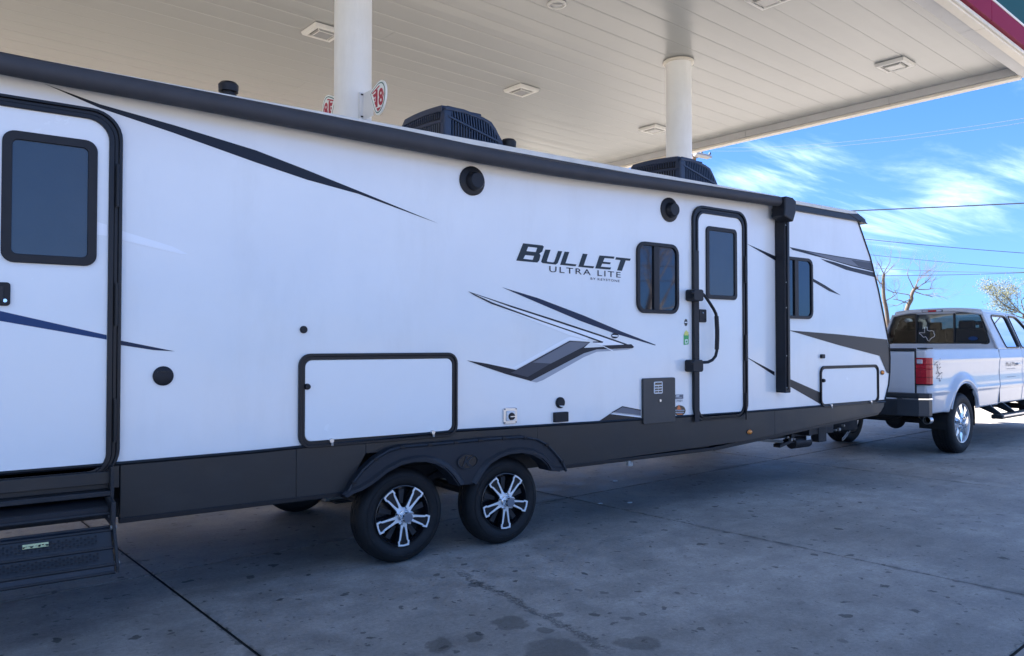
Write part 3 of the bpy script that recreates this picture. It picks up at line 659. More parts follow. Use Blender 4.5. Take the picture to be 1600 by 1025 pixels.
# lettering (photo enlarged 5.926 times, corner at 790,360)
def s6(pts): return [(790+x/5.926, 360+y/5.926) for x, y in pts]
def holed(o, hs, name):
    bm = bmesh.new(); es = []
    for loop in [o]+hs:
        vs = [bm.verts.new((W2(*t)[0], TY-.0025, W2(*t)[1])) for t in s6(loop)]
        es += [bm.edges.new((vs[k], vs[(k+1) % len(vs)])) for k in range(len(vs))]
    bmesh.ops.triangle_fill(bm, edges=es, use_beauty=True, use_dissolve=False)
    me = bpy.data.meshes.new(name); bm.to_mesh(me); bm.free()
    me.materials.append(M['lettering_dark']); o_ = bpy.data.objects.new(name, me); COL.objects.link(o_); put(o_, tr); return o_
holed([(97,280),(160,119),(340,139),(353,150),(338,196),(312,214),(322,232),(310,278),(292,298)], [[(207,152),(292,161),(278,201),(192,192)], [(180,228),(262,236),(250,273),(163,263)]], 'letter_b')
for nm, P in (('letter_u', [(367,177),(415,180),(380,283),(386,290),(438,297),(450,288),(484,190),(523,193),(480,305),(462,317),(340,303),(327,290)]),
              ('letter_l', [(545,197),(588,200),(553,304),(655,315),(646,333),(503,319)]),
              ('letter_l', [(713,215),(757,220),(722,324),(818,333),(810,351),(672,337)]),
              ('letter_e', [(868,232),(1007,243),(1000,263),(915,256),(900,290),(972,297),(965,314),(893,308),(880,336),(975,344),(967,363),(828,352)]),
              ('letter_t', [(1022,248),(1157,262),(1149,282),(1110,279),(1075,375),(1030,370),(1063,275),(1014,270)])):
    decal(s6(P), 'lettering_dark', nm, lift=.0022)
def tq(name, txt, bl, br, tl, m, y=TY-.0025, parent=None, **k):
    A = Vector((W2(*bl)[0], y, W2(*bl)[1])); B = Vector((W2(*br)[0], y, W2(*br)[1])); T = Vector((W2(*tl)[0], y, W2(*tl)[1]))
    return text_fit(name, txt, lambda s, t: A+(B-A)*s+(T-A)*t, m, parent or tr, **k)
tq('lettering_ultra_lite', 'ULTRA LITE', (858,425), (969.5,434), (858,415.6), 'decal_dark', spacing=1.25, bold=.004)
tq('lettering_by_keystone', 'BY KEYSTONE', (922.5,437), (968,441), (922.5,433.3), 'decal_dark', spacing=1.2, bold=.006)

# windows and doors -------------------------------------------------------
def rect_px(uL, uR, top, bot, y=TY):
    return (W2(uL, 500, y)[0], W2(*bot, y)[1], W2(uR, 500, y)[0], W2(*top, y)[1])
def inset(r, d): return (r[0]+d, r[1]+d, r[2]-d, r[3]-d)
def framed(name, r, rad, fw, depth, pane_m, parent, steps=1, frame_m='black_trim', pane_back=.004, pane_name='pane', n=7):
    mb = MB(); w = fw/steps
    for k in range(steps):
        a = inset(r, k*w); b = inset(r, (k+1)*w)
        dd = depth*(1, .55, .9, .5)[k % 4]
        mb.ring(rrect(*a, max(rad-k*w, .01), n), rrect(*b, max(rad-(k+1)*w, .008), n), TY-dd, TY-.0005)
    o = mb.build(name, frame_m, parent, bevel=.002, seg=1)
    if pane_m:
        i = inset(r, fw-.002); MB().prism(rrect(*i, max(rad-fw+.002, .008), n), TY-.009+pane_back, TY-.001+pane_back*0).build(pane_name, pane_m, o)
    return o
# rear door (left of the picture)
dr = (0.0, W2(165, 734)[1], W2(167, 500)[0], W2(0, 166)[1])
door = MB().prism(rrect(*dr, .10, 8), TY-.012, TY-.001).build('door', 'white_door', tr, label='rear entry door cut by the left edge')
of = (-.085, W2(186, 742)[1]-.01, W2(188, 500)[0], W2(0, 148)[1])
mb = MB(); ext = [0, .022, .05, .085]
for k, dd in enumerate((.035, .02, .03)):
    a = (of[0]+ext[k], of[1]+ext[k]*.3, of[2]-ext[k]*(of[2]-dr[2])/.085, of[3]-ext[k]*(of[3]-dr[3])/.085)
    b = (of[0]+ext[k+1], of[1]+ext[k+1]*.3, of[2]-ext[k+1]*(of[2]-dr[2])/.085+.0, of[3]-ext[k+1]*(of[3]-dr[3])/.085)
    mb.ring(rrect(*a, .17-ext[k]*.6, 8), rrect(*b, .17-ext[k+1]*.6, 8), TY-dd, TY-.0005)
mb.build('door_frame', 'black_trim', door, bevel=.003, seg=1)
MB().box(-.06, dr[2]+.04, TY-.05, TY-.014, of[1]-.03, dr[1]-.004).build('sill', 'skirt_brown', door, bevel=.004)
for z in (2.62, 1.9, 1.2): MB().tube([(dr[2]+.045, TY-.045, z-.13), (dr[2]+.045, TY-.045, z+.13)], .010, 8).build('hinge', 'black_trim', door)
rw = rect_px(-1, 149, (15.6, 204), (15.6, 410))
w = MB(); w.ring(rrect(*rw, .065), rrect(*inset(rw, .05), .03), TY-.03, TY-.010)
w = w.build('door_window', 'black_plastic', door, bevel=.004)
MB().prism(rrect(*inset(rw, .048), .03), TY-.018, TY-.012).build('pane', 'frosted_glass', door)
hx0 = .115
mb = MB(); mb.prism(rrect(.125, W2(8, 478)[1], W2(16, 450)[0], W2(8, 441.5)[1], .018), TY-.032, TY-.011); h = mb.build('door_handle', 'black_plastic', door, bevel=.004)
MB().box(.15, .20, TY-.038, TY-.033, 1.90, 1.985).build('paddle', 'dark_steel', door, bevel=.003)
MB().lathe([(.010, -.004), (.010, 0)], (W2(7.3, 470)[0], TY-.033, W2(7.3, 470)[1]), 'y', 16).build('keyhole', 'chrome', door)
for P, m_ in (([(149.5,346.6),(167,351.7),(167,369),(149.5,367)], 'white_stripe'), ([(-40,478),(0,486),(166,523.5),(166,530.5),(0,501.5),(-40,496)], 'decal_blue')):
    MB().prism([W2(u, v) for u, v in P], TY-.0135, TY-.0125).build('stripe_decal', m_, door, label='blue streak across the rear door' if m_ == 'decal_blue' else 'pale streak beside the rear door window')

# middle entry door
d2 = rect_px(1089, 1158.5, (1099, 334), (1110, 650))
door2 = MB().prism(rrect(*d2, .10, 8), TY-.012, TY-.001).build('door', 'white_door', tr, label='narrow front entry door with grab handle')
o2 = rect_px(1080.5, 1165, (1099, 322.5), (1100, 657))
mb = MB()
for k, dd in enumerate((.032, .018, .028)):
    t0, t1 = k/3, (k+1)/3
    A = tuple(o2[i]+(d2[i]-o2[i])*t0 for i in range(4)); B = tuple(o2[i]+(d2[i]-o2[i])*t1 for i in range(4))
    mb.ring(rrect(*A, .15-.05*t0, 8), rrect(*B, .15-.05*t1, 8), TY-dd, TY-.0005)
mb.build('door_frame', 'black_trim', door2, bevel=.003, seg=1)
mb = MB(); mb.box(o2[0]+.0, d2[0]-.01, TY-.038, TY-.034, .88, 2.6); mb.build('hinge_strip', 'black_plastic', door2)
r2 = rect_px(1101.4, 1149, (1112, 354.5), (1135, 468.5))
MB().ring(rrect(*r2, .05), rrect(*inset(r2, .042), .025), TY-.03, TY-.010).build('door_window', 'black_plastic', door2, bevel=.004)
MB().prism(rrect(*inset(r2, .04), .025), TY-.018, TY-.012).build('pane', 'frosted_glass', door2)
lr = rect_px(1089.5, 1100.6, (1095, 483.5), (1095, 503.7))
MB().prism(rrect(*lr, .015), TY-.03, TY-.011).build('door_handle', 'black_plastic', door2, bevel=.004)
MB().lathe([(.006, -.004), (.006, 0)], (W2(1098, 499)[0], TY-.031, W2(1098, 499)[1]), 'y', 12).build('keyhole', 'chrome', door2)
MB().lathe([(.005, -.004), (.005, 0)], (W2(1094.5, 489)[0], TY-.031, W2(1094.5, 489)[1]), 'y', 12).build('keyhole', 'chrome', door2)
for z in (2.45, 1.62, 1.0): MB().tube([(d2[2]+.02, TY-.04, z-.14), (d2[2]+.02, TY-.04, z+.14)], .010, 8).build('hinge', 'black_trim', door2)
# grab handle
gy = TY-.10
def G(u, v): p = PY(u, v, gy); return (p.x, gy, p.z)
path = [G(1079,457), G(1090,457.5), G(1097,458.5), G(1102,463), G(1108,472), G(1115,483), G(1118.5,490), G(1120,498), G(1120.6,530), G(1120,548), G(1118,556.5), G(1113,562.5), G(1106,565.8), G(1097,566.3), G(1079,567)]
gh = MB().tube(path, .0155, 10).build('grab_handle', 'black_plastic', tr, smooth=True)
MB().tube([G(1119.4,494), G(1120.6,515), G(1120.6,530), G(1120,546)], .022, 10).build('grip', 'black_plastic', gh, smooth=True)
for (u0, u1, v0, v1) in ((1070.7, 1086, 453, 471), (1069, 1085, 562, 580.7)):
    r = rect_px(u0, u1, ((u0+u1)/2, v0), ((u0+u1)/2, v1)); MB().prism(rrect(*r, .025), TY-.115, TY-.002).build('mount', 'black_plastic', gh, bevel=.008)

# windows
def wall_window(r, rad, muls, label=None):
    mb = MB(); mb.ring(rrect(*r, rad), rrect(*inset(r, .035), rad-.03), TY-.028, TY-.0005)
    o = mb.build('window', 'black_plastic', tr, bevel=.004, label=label)
    i = inset(r, .034)
    xs = [i[0]]+[x for m_ in muls for x in m_]+[i[2]]
    for k in range(0, len(xs), 2):
        a, b = xs[k], xs[k+1]
        if k == 0: pts = rrect(i[0], i[1], i[2], i[3], rad-.03); pts = [(min(x, b), z) for x, z in pts]
        else: pts = rrect(i[0], i[1], i[2], i[3], rad-.03); pts = [(max(x, a), z) for x, z in pts]
        # drop duplicates from clamping
        q_ = [];
        for p in pts:
            if not q_ or (abs(p[0]-q_[-1][0])+abs(p[1]-q_[-1][1])) > 1e-4: q_.append(p)
        MB().prism(q_, TY-.013 if k else TY-.008, TY-.002).build('pane', 'window_glass', o)
    for m_ in muls: MB().box(m_[0], m_[1], TY-.025, TY-.003, i[1], i[3]).build('mullion', 'black_plastic', o, bevel=.003)
    return o
r = rect_px(993.6, 1058.4, (1008, 378), (1015, 489.5)); wall_window(r, .10, [(W2(1019.5, 500)[0], W2(1028, 500)[0])])
r3 = rect_px(1214, 1268, (1240, 402), (1240, 498)); wall_window(r3, .09, [(W2(1239.5, 500)[0], W2(1245.5, 500)[0])], label='front side window partly behind the awning arm')

# compartment doors
def compartment(r, rad, fw, latches, knob, label):
    mb = MB(); mb.ring(rrect(*r, rad), rrect(*inset(r, fw*.45), rad-fw*.4), TY-.026, TY-.0005); mb.ring(rrect(*inset(r, fw*.45), rad-fw*.4), rrect(*inset(r, fw), rad-fw*.8), TY-.016, TY-.0005)
    fr = mb.build('compartment_door', 'black_trim', tr, bevel=.003, seg=1, label=label)
    MB().prism(rrect(*inset(r, fw+.003), rad-fw*.8), TY-.012, TY-.001).build('door_skin', 'white_door', fr)
    for (u, v) in latches:
        x, z = W2(u, v)
        MB().lathe([(.0, -.022), (.015, -.022), (.017, -.006), (.017, 0)], (x, TY-.012, z), 'y', 16).build('latch', 'silver', fr, smooth=True)
        MB().box(x-.006, x+.010, TY-.036, TY-.030, z-.034, z-.014).build('latch_tab', 'galvanized', fr)
    x, z = W2(*knob); MB().lathe([(0, -.04), (.018, -.036), (.022, -.02), (.022, 0)], (x, TY-.004, z), 'y', 16).build('door_stop', 'black_plastic', fr, smooth=True)
x0 = W2(465.5, 600)[0]; x1 = W2(713, 600)[0]; zt = (W2(489, 553)[1]+W2(700, 550.4)[1])/2; zb = (W2(475, 702)[1]+W2(700, 680.5)[1])/2
compartment((x0, zb, x1, zt), .085, .045, [(516,688),(674,675)], (478.5,604), 'large rear storage door above the front wheels')
x0 = W2(1280.4, 600)[0]; x1 = W2(1371, 600)[0]; zt = W2(1325, 570.6)[1]; zb = (W2(1290, 636.5)[1]+W2(1360, 629.5)[1])/2
compartment((x0, zb, x1, zt), .085, .035, [(1296,633),(1358,627)], (1284,594.5), 'small storage door on the nose')
# small fittings
def disc(name, u, v, r, h, m, label=None, dome=True):
    x, z = W2(u, v); p = [(0, -h), (r*.82, -h), (r, -h*.6), (r, 0)]
    return MB().lathe(p, (x, TY-.0005, z), 'y', 28).build(name, m, tr, smooth=True, label=label)
disc('round_vent', 254.7, 587.3, .061, .016, 'black_plastic')
x, z = W2(254.7, 581); MB().box(x-.035, x+.035, TY-.022, TY-.0165, z-.004, z+.004).build('vent_slot', 'black_trim', tr)
disc('small_port', 474, 515, .026, .02, 'black_plastic')
for (u, v, r_) in ((737, 283, .118), (1045, 328, .120)):
    o = disc('speaker', u, v, r_, .022, 'black_plastic'); x, z = W2(u, v)
    MB().lathe([(0, -.075), (r_*.5, -.075), (r_*.62, -.055), (r_*.66, -.02)], (x+.01, TY-.002, z-.004), 'y', 28).build('speaker_cone', 'black_plastic', o, smooth=True)
# water inlet
r = rect_px(785.5, 806.5, (796, 636.8), (796, 662)); io = MB().prism(rrect(*r, .02), TY-.014, TY-.0005).build('water_inlet', 'silver', tr, bevel=.003)
i = inset(r, .026); MB().prism(rrect(*i, .012), TY-.022, TY-.0145).build('inlet_plate', 'white_plastic', io, bevel=.003)
cx_, cz_ = (r[0]+r[2])/2+.006, (r[1]+r[3])/2-.005
MB().lathe([(0, -.012), (.028, -.012), (.032, 0)], (cx_, TY-.0225, cz_), 'y', 20).build('inlet_cap', 'black_trim', io, smooth=True)
MB().box(cx_-.024, cx_+.024, TY-.042, TY-.036, cz_-.004, cz_+.004).build('cap_bar', 'silver', io)
for a in (0, 2):
    for b in (1, 3):
        x = r[a]+(.012 if a == 0 else -.012); z = r[b]+(.012 if b == 1 else -.012)
        MB().lathe([(0, -.003), (.005, -.003), (.005, 0)], (x, TY-.0145, z), 'y', 8).build('screw', 'dark_steel', io)
disc('cable_port', 874.5, 629, .048, .025, 'black_plastic'); MB().prism([W2(871,633.4), W2(879,633.6), W2(877,635.4), W2(873,635.3)], TY-.030, TY-.0265).build('port_print', 'white_plastic', tr)
r = rect_px(863.7, 885, (874, 643.7), (874, 659)); o = MB().prism(rrect(*r, .006), TY-.03, TY-.0005).build('outlet_cover', 'black_plastic', tr, bevel=.003)
# control box
r = rect_px(1001.6, 1051.2, (1025, 590.4), (1025, 661)); cb = MB().prism(rrect(*r, .018), TY-.03, TY-.0005).build('heater_door', 'brown_panel', tr, bevel=.004)
k_ = rect_px(1021, 1034.2, (1027, 596.3), (1027, 615), TY-.03)
kp = MB().prism(rrect(*k_, .012), TY-.036, TY-.0305).build('louver_plate', 'white_plastic', cb)
w_ = k_[2]-k_[0]; h_ = k_[3]-k_[1]
MB().box(k_[0]+w_*.1, k_[2]-w_*.1, TY-.038, TY-.0365, k_[1]+h_*.74, k_[1]+h_*.92).build('louver', 'rim_black', kp)
for j in range(3):
    for s in (0, 1):
        MB().box(k_[0]+w_*(.09+.44*s), k_[0]+w_*(.47+.44*s), TY-.038, TY-.0365, k_[1]+h_*(.09+.21*j), k_[1]+h_*(.22+.21*j)).build('louver', 'rim_black', kp)
x, z = W2(1027.4, 625.5); MB().lathe([(0, -.01), (.013, -.01), (.013, 0)], (x, TY-.0305, z), 'y', 14).build('lock', 'silver', cb)
# stickers
decal(ell(1071.5, 504, 2.6, 5.6), 'rim_black', 'sticker'); decal([(1069.3,503),(1073.7,503),(1073.7,504.4),(1069.3,504.4)], 'white_stripe', 'sticker_print', lift=.003)
decal([(1068,523),(1070,520),(1074,520),(1076,523),(1075.6,538),(1068,539)], 'label_green', 'sticker'); decal([(1069,519.5),(1072,516),(1075.5,519.5),(1075,524),(1069,524)], 'label_yellow', 'sticker', lift=.003)
decal([(1070,530.5),(1074,530.3),(1074,536.5),(1070,536.8)], 'white_stripe', 'sticker_print', lift=.003)
decal([(1070.8,532),(1073.2,531.9),(1073.2,535.2),(1070.8,535.3)], 'label_green', 'sticker_print', lift=.0042)
decal([(1055,616.6),(1067.3,616.2),(1067.3,623),(1055,623.7)], 'decal_grey', 'sticker'); tq('model_print', '290BH', (1056.3,628.3), (1066,627.7), (1056.3,624.8), 'decal_grey')
decal([(1056,618),(1061,617.9),(1061,619.3),(1056,619.5)], 'white_stripe', 'sticker_print', lift=.003); decal([(1056,621),(1065,620.8),(1065,621.8),(1056,622.2)], 'decal_soft', 'sticker_print', lift=.003)
decal(ell(1061.6, 641.5, 9.4, 8.4), 'rim_black', 'round_sticker'); decal([(1057,640),(1060,632.5),(1062,636),(1064,640)], 'label_orange', 'sticker_print', lift=.003)
for v0, v1, u0, u1 in ((640.3, 641.8, 1054.5, 1069), (643.6, 645.4, 1055, 1068), (646.4, 647.6, 1057, 1066)):
    decal([(u0,v0),(u1,v0),(u1,v1),(u0,v1)], 'decal_soft' if v0 != 646.4 else 'label_orange', 'sticker_print', lift=.003)
# marker lights and nose latch
def amber(u, v, w, h, y):
    p = PY(u, v, y); MB().lathe([(0, -.022), (w*.6, -.018), (w*.95, -.006), (w, 0)], (0,0,0), 'y', 20).build
    mb = MB(); mb.T = Matrix.Translation(p) @ Matrix.Diagonal((1, 1, h/w, 1)); mb.lathe([(0, -.022), (w*.6, -.018), (w*.95, -.006), (w, 0)], (0,0,0), 'y', 20)
    o = mb.build('marker_light', 'amber', tr, smooth=True)
    mb = MB(); mb.T = Matrix.Translation(p) @ Matrix.Diagonal((1, 1, h/w*1.1, 1)); mb.lathe([(w*1.12, -.006), (w*1.12, 0), (w, 0)], (0,0,0), 'y', 20); mb.build('base', 'black_trim', o)
amber(1171, 675, .045, .026, SKO); amber(1378.6, 582, .04, .024, TY-.0045)
r = rect_px(1280.6, 1285.5, (1283, 553.5), (1283, 560)); MB().prism(rrect(*r, .01), TY-.03, TY-.0005).build('latch_knob', 'black_plastic', tr, bevel=.004)

# awning ------------------------------------------------------------------
ay = 5.06
rollpx = [(-330, 28, .060), (0, 98.5, .060), (300, 155, .062), (620, 216.3, .069), (860, 262.5, .062), (1050, 290.5, .056), (1222, 316, .052)]
pth = [PY(u, v, ay) for u, v, r_ in rollpx]
def catmull(P, n=8):
    o = []
    for i in range(len(P)-1):
        p0 = P[max(i-1, 0)]; p1 = P[i]; p2 = P[i+1]; p3 = P[min(i+2, len(P)-1)]
        for k in range(n):
            t = k/n; o.append(.5*((2*p1)+(p2-p0)*t+(2*p0-5*p1+4*p2-p3)*t*t+(3*p1-p0-3*p2+p3)*t**3))
    o.append(P[-1]); return o
cp = catmull(pth); rr = [rollpx[min(int(i/8), 5)][2]*(1-(i/8-min(int(i/8), 5)))+rollpx[min(int(i/8)+1, 6)][2]*(i/8-min(int(i/8), 5)) for i in range(len(cp))]
aw = MB().tube(cp, rr, 24).build('awning', 'awning_fabric', tr, smooth=True, angle=60)
mb = MB()      # the strip of cloth from the roof rail onto the roll
top = [p+Vector((0, -.0, r_)) for p, r_ in zip(cp, rr)]
vs = []
for p in top: vs += [(p.x, TY-.035, max(p.z+.022, 3.262)), (p.x, p.y, p.z+.004)]
mb.add(vs, [(2*i, 2*i+1, 2*i+3, 2*i+2) for i in range(len(top)-1)]); mb.build('valance', 'awning_fabric', aw)
# front arm
xa0 = PY(1211, 450, TY-.004).x; xa1 = PY(1234.5, 450, TY-.13).x
za1 = 3.13; za0 = PY(1222, 614, TY-.10).z
arm = MB().box(xa0, xa1, TY-.13, TY-.004, za0, za1).build('awning_arm', 'black_plastic', aw, bevel=.008)
MB().box(xa0+.03, xa1-.03, TY-.145, TY-.131, za0+.04, za1).build('inner_arm', 'black_trim', aw, bevel=.005)
xc0 = PY(1224, 330, ay-.06).x; xc1 = PY(1243.5, 330, ay-.08).x
MB().prism([(xc0-.02, 3.04), (xc1-.05, 2.99), (xc1, 3.10), (xc1+.01, 3.22), (xc1-.05, 3.255), (xc0+.02, 3.26), (xc0-.005, 3.24), (xc0-.005, 3.12)], ay-.085, ay+.085).build('end_cap', 'black_plastic', aw, bevel=.018, seg=3)
for (u, v) in ((1216.5,350),(1214,440),(1213.5,480),(1222.5,556),(1211.5,607),(1217,607)):
    p = PY(u, v, TY-.132); MB().lathe([(0,-.004),(.007,-.003),(.007,0)], (max(p.x, xa0+.02), TY-.1305, p.z), 'y', 8).build('rivet', 'silver', aw)
MB().tube([(xa0-.03, TY-.01, 3.16), (xa0-.03, TY-.02, 3.10)], .02, 8).build('arm_bracket', 'black_trim', aw)
MB().box(xa1-.02, xa1+.03, TY-.1, TY-.02, za0+.02, za0+.09).build('arm_foot', 'black_trim', aw, bevel=.005)
# rear arm, out of frame
MB().box(-.62, -.50, TY-.13, TY-.004, 1.1, 3.13).build('awning_arm', 'black_plastic', aw, bevel=.008)

# fender ------------------------------------------------------------------
fy0, fy1 = TY-.075, TY-.014
def fp(pts, y): return [(PY(u, v, y).x, PY(u, v, y).z) for u, v in pts]
def c44(pts): return [(540+x/4.444, 680+y/4.444) for x, y in pts]
top_ = c44([(0,425),(50,330),(120,240),(205,160),(300,105),(395,78),(590,62),(760,48),(930,30),(1095,18),(1240,12),(1330,28),(1400,65),(1450,120),(1500,180),(1530,245)])
ar2 = c44([(1490,245),(1420,240),(1400,200),(1360,160),(1300,128),(1230,115),(1150,122),(1075,148),(1000,195),(950,255),(900,340)])
ar1 = c44([(790,348),(740,275),(690,225),(630,193),(560,176),(480,178),(390,198),(290,250),(190,330),(120,372),(60,395),(10,425)])
Pf = fp(top_+ar2+ar1, fy0)
fd = MB().prism(Pf, fy0, fy0+.012).build('fender', 'fender_plastic', tr, bevel=.003, label='black double wheel fender')
# top flange back to the wall, with bolt tabs; arch lips
def band(line, ya, yb, r_, name):
    L0 = fp(line, ya); mb = MB(); n = len(L0)
    mb.add([(x, ya, z) for x, z in L0]+[(x, yb, z) for x, z in L0]+[(x, yb, z+r_) for x, z in L0]+[(x, ya, z+r_) for x, z in L0],
           [q for i in range(n-1) for q in ((i, i+1, n+i+1, n+i), (n+i, n+i+1, 2*n+i+1, 2*n+i), (2*n+i, 2*n+i+1, 3*n+i+1, 3*n+i), (3*n+i, 3*n+i+1, i+1, i))])
    mb.build(name, 'fender_plastic', fd)
band(top_, fy0, TY-.012, .008, 'top_flange')
MB().tube([(x, fy0-.002, z-.004) for x, z in fp(top_, fy0)], .012, 6).build('rim_bead', 'fender_plastic', fd, smooth=True)
for line in (ar2, ar1):
    band(line, fy0-.02, TY+.06, -.01, 'arch_liner')
    # raised lip along each wheel opening
    L0 = fp(line, fy0); cxm = sum(p[0] for p in L0)/len(L0); czm = .30
    o_ = [(x+(x-cxm)*.09, z+(z-czm)*.085) for x, z in L0]
    mb = MB(); n = len(L0)
    mb.add([(x, fy0-.022, z) for x, z in L0]+[(x, fy0-.022, z) for x, z in [((a[0]*.4+b[0]*.6), (a[1]*.4+b[1]*.6)) for a, b in zip(L0, o_)]]+[(x, fy0-.001, z) for x, z in o_]+[(x, fy0+.01, z) for x, z in L0],
           [q for i in range(n-1) for q in ((i, i+1, n+i+1, n+i), (n+i, n+i+1, 2*n+i+1, 2*n+i), (3*n+i, 3*n+i+1, i+1, i))])
    mb.build('arch_lip', 'fender_plastic', fd, smooth=True, angle=50)
for (x, y) in ((55,325),(208,160),(392,78),(583,60),(762,45),(930,30),(1096,18),(1245,12),(1395,62),(1498,178)):
    u, v = 540+x/4.444, 680+y/4.444; p = PY(u, v+1, fy0); MB().box(p.x-.018, p.x+.018, fy0-.018, fy0+.004, p.z-.012, p.z+.012).build('bolt_tab', 'black_trim', fd, bevel=.004)
p = PY(*c44([(846,182)])[0], fy0); th_ = R(8)
def E(a, b, n=28): return [(p.x+a*math.cos(2*math.pi*k/n)*math.cos(th_)-b*math.sin(2*math.pi*k/n)*math.sin(th_)*0, p.z+b*math.sin(2*math.pi*k/n)) for k in range(n)]
MB().ring(E(.100, .062), E(.088, .052), fy0-.012, fy0-.0005).build('emblem_ring', 'fender_plastic', fd, bevel=.002)
text_fit('emblem_letter_k', 'K', lambda s, t: Vector((p.x-.055+.12*s, fy0-.008, p.z-.042+.084*t)), 'fender_plastic', fd, bold=.02, shear=.35)
MB().prism(E(.087, .051), fy0-.004, fy0-.0006).build('emblem_field', 'rim_black', fd)
# shackle and spring bits seen between the wheels
MB().prism(rrect(3.21, .56, 3.25, .68, .02), 5.36, 5.375).build('shackle', 'galvanized', tr)
MB().tube([(2.5, 5.50, .50), (2.9, 5.50, .47), (3.21, 5.50, .60), (3.55, 5.50, .47), (3.95, 5.50, .50)], .03, 6).build('leaf_spring', 'dark_steel', tr)
for xx in (2.75, 3.69): MB().tube([(xx, 5.4, .355), (xx, 7.4, .355)], .04, 10).build('axle', 'dark_steel', tr)

# wheels ------------------------------------------------------------------
def trailer_wheel():
    c = Vector((0, 0, 0)); r = .36
    prof = [(.219,.06),(.229,.012),(.25,.0),(.285,-.008),(.318,-.002),(.335,.012),(.350,.03),(.3585,.05),(r,.08),(r,.083),(.352,.084),(.352,.093),(r,.094),(r,.12),(.352,.121),(.352,.13),(r,.131),(r,.15),(.355,.17),(.335,.2),(.30,.215),(.23,.205),(.219,.16)]
    wh = MB().lathe([(.0,.05),(.07,.045),(.09,.075),(.203,.085),(.212,.03),(.221,.006),(.228,.008),(.225,.03),(.219,.1),(.219,.2),(.0,.2)], c, 'y', 48).build('wheel', 'rim_black', None, smooth=True)
    MB().lathe(prof, c, 'y', 64, closed=True).build('tyre', 'rubber', wh, smooth=True, angle=50)
    MB().lathe([(.296,-.0098),(.300,-.0100),(.300,-.004),(.296,-.004)], c, 'y', 64, closed=True).build('sidewall_ring', 'rubber', wh, smooth=True)
    for k in range(5):
        a = R(54+72*k); T = Matrix.Rotation(-a, 4, 'Y') @ Matrix.Diagonal((1.065, 1, 1.065, 1))
        # black spoke body under the bright loop
        mb = MB(); mb.T = T; mb.prism([(.05,-.030),(.12,-.033),(.195,-.040),(.2,.040),(.12,.033),(.05,.030)], -.006, .05); mb.build('spoke_core', 'rim_black', wh)
        o_ = [(.040,-.026),(.075,-.024),(.11,-.028),(.172,-.037),(.176,-.045),(.210,-.043),(.214,0),(.210,.043),(.176,.045),(.172,.037),(.11,.028),(.075,.024),(.040,.026)]
        i_ = [(.072,-.002),(.088,-.009),(.115,-.0145),(.168,-.0235),(.180,-.0315),(.199,-.0305),(.202,0),(.199,.0305),(.180,.0315),(.168,.0235),(.115,.0145),(.088,.009),(.072,.002)]
        mb = MB(); mb.T = T; mb.ring(o_, i_, -.016, -.006); mb.build('spoke', 'machined_alloy', wh, bevel=.002, seg=1)
        a2 = a+R(36); 
        MB().lathe([(0,-.03),(.009,-.03),(.011,-.02),(.012,0)], (.062*math.cos(a2), -.016, .062*math.sin(a2)), 'y', 8).build('lug_nut', 'chrome', wh, smooth=True)
        mb = MB(); mb.T = Matrix.Rotation(-a2, 4, 'Y'); mb.prism([(.09,-.014),(.195,-.022),(.195,.022),(.09,.014)], .03, .06); mb.build('barrel_rib', 'dark_steel', wh)
    MB().lathe([(.066,.0),(.066,-.006),(.050,-.016)], c, 'y', 32).build('centre_plate', 'machined_alloy', wh, smooth=True)
    MB().lathe([(.046,-.01),(.046,-.022),(.041,-.026),(.041,-.075),(.037,-.085),(.0,-.086)], c, 'y', 32).build('hub_cap', 'chrome', wh, smooth=True)
    MB().lathe([(.034,-.0862),(.034,-.088),(.0,-.089)], c, 'y', 32).build('hub_badge', 'cap_grey', wh, smooth=True)
    return wh
w1 = trailer_wheel()
places = [(2.745, 5.225, 0), (3.69, 5.225, R(0)), (2.745, TY2-.03, math.pi), (3.69, TY2-.03, math.pi)]
for k, (x, y, rz) in enumerate(places):
    w = w1 if k == 0 else dup_tree(w1)
    w.location = (x, y, .36); w.rotation_euler = (0, 0, rz); w.parent = tr; w.matrix_parent_inverse = world_of(tr).inverted()

# steps ---------------------------------------------------------------------
st = MB(); x0s, x1s = -.08, .728
st.box(x0s-.012, x1s+.012, 5.10, 5.28, .76, .79)
st = st.build('folding_steps', 'dark_steel', tr, bevel=.004, label='black folding steps hung under the rear door')
def quad_panel(name, a, b, m='step_paint', th=.012, xa=x0s+.014, xb=x1s-.014):   # a,b: (y,z) from back-top to front-bottom
    d = Vector((b[0]-a[0], b[1]-a[1])); n = Vector((-d.y, d.x)).normalized()*th
    return MB().prism([a, b, (b[0]+n.x, b[1]+n.y), (a[0]+n.x, a[1]+n.y)], xa, xb, 'x').build(name, m, st, bevel=.003)
quad_panel('upper_tread', (5.22, .745), (4.98, .722), 'black_plastic'); quad_panel('upper_nosing', (4.975, .718), (4.972, .685), 'black_plastic')
quad_panel('lower_tread', (4.90, .60), (4.83, .518)); quad_panel('lower_tread', (4.828, .515), (4.76, .443))
quad_panel('nosing', (4.945, .612), (4.905, .600)); quad_panel('nosing', (4.756, .44), (4.75, .40))
for (ya, za, yb, zb) in ((4.95, .612, 0, 0), (4.962, .684, 0, 0), (4.902, .601, 0, 0), (4.829, .517, 0, 0), (4.757, .442, 0, 0), (4.748, .40, 0, 0)):
    MB().tube([(x0s+.01, ya, za), (x1s-.01, ya, za)], .009, 6).build('tread_bead', 'dark_steel', st)
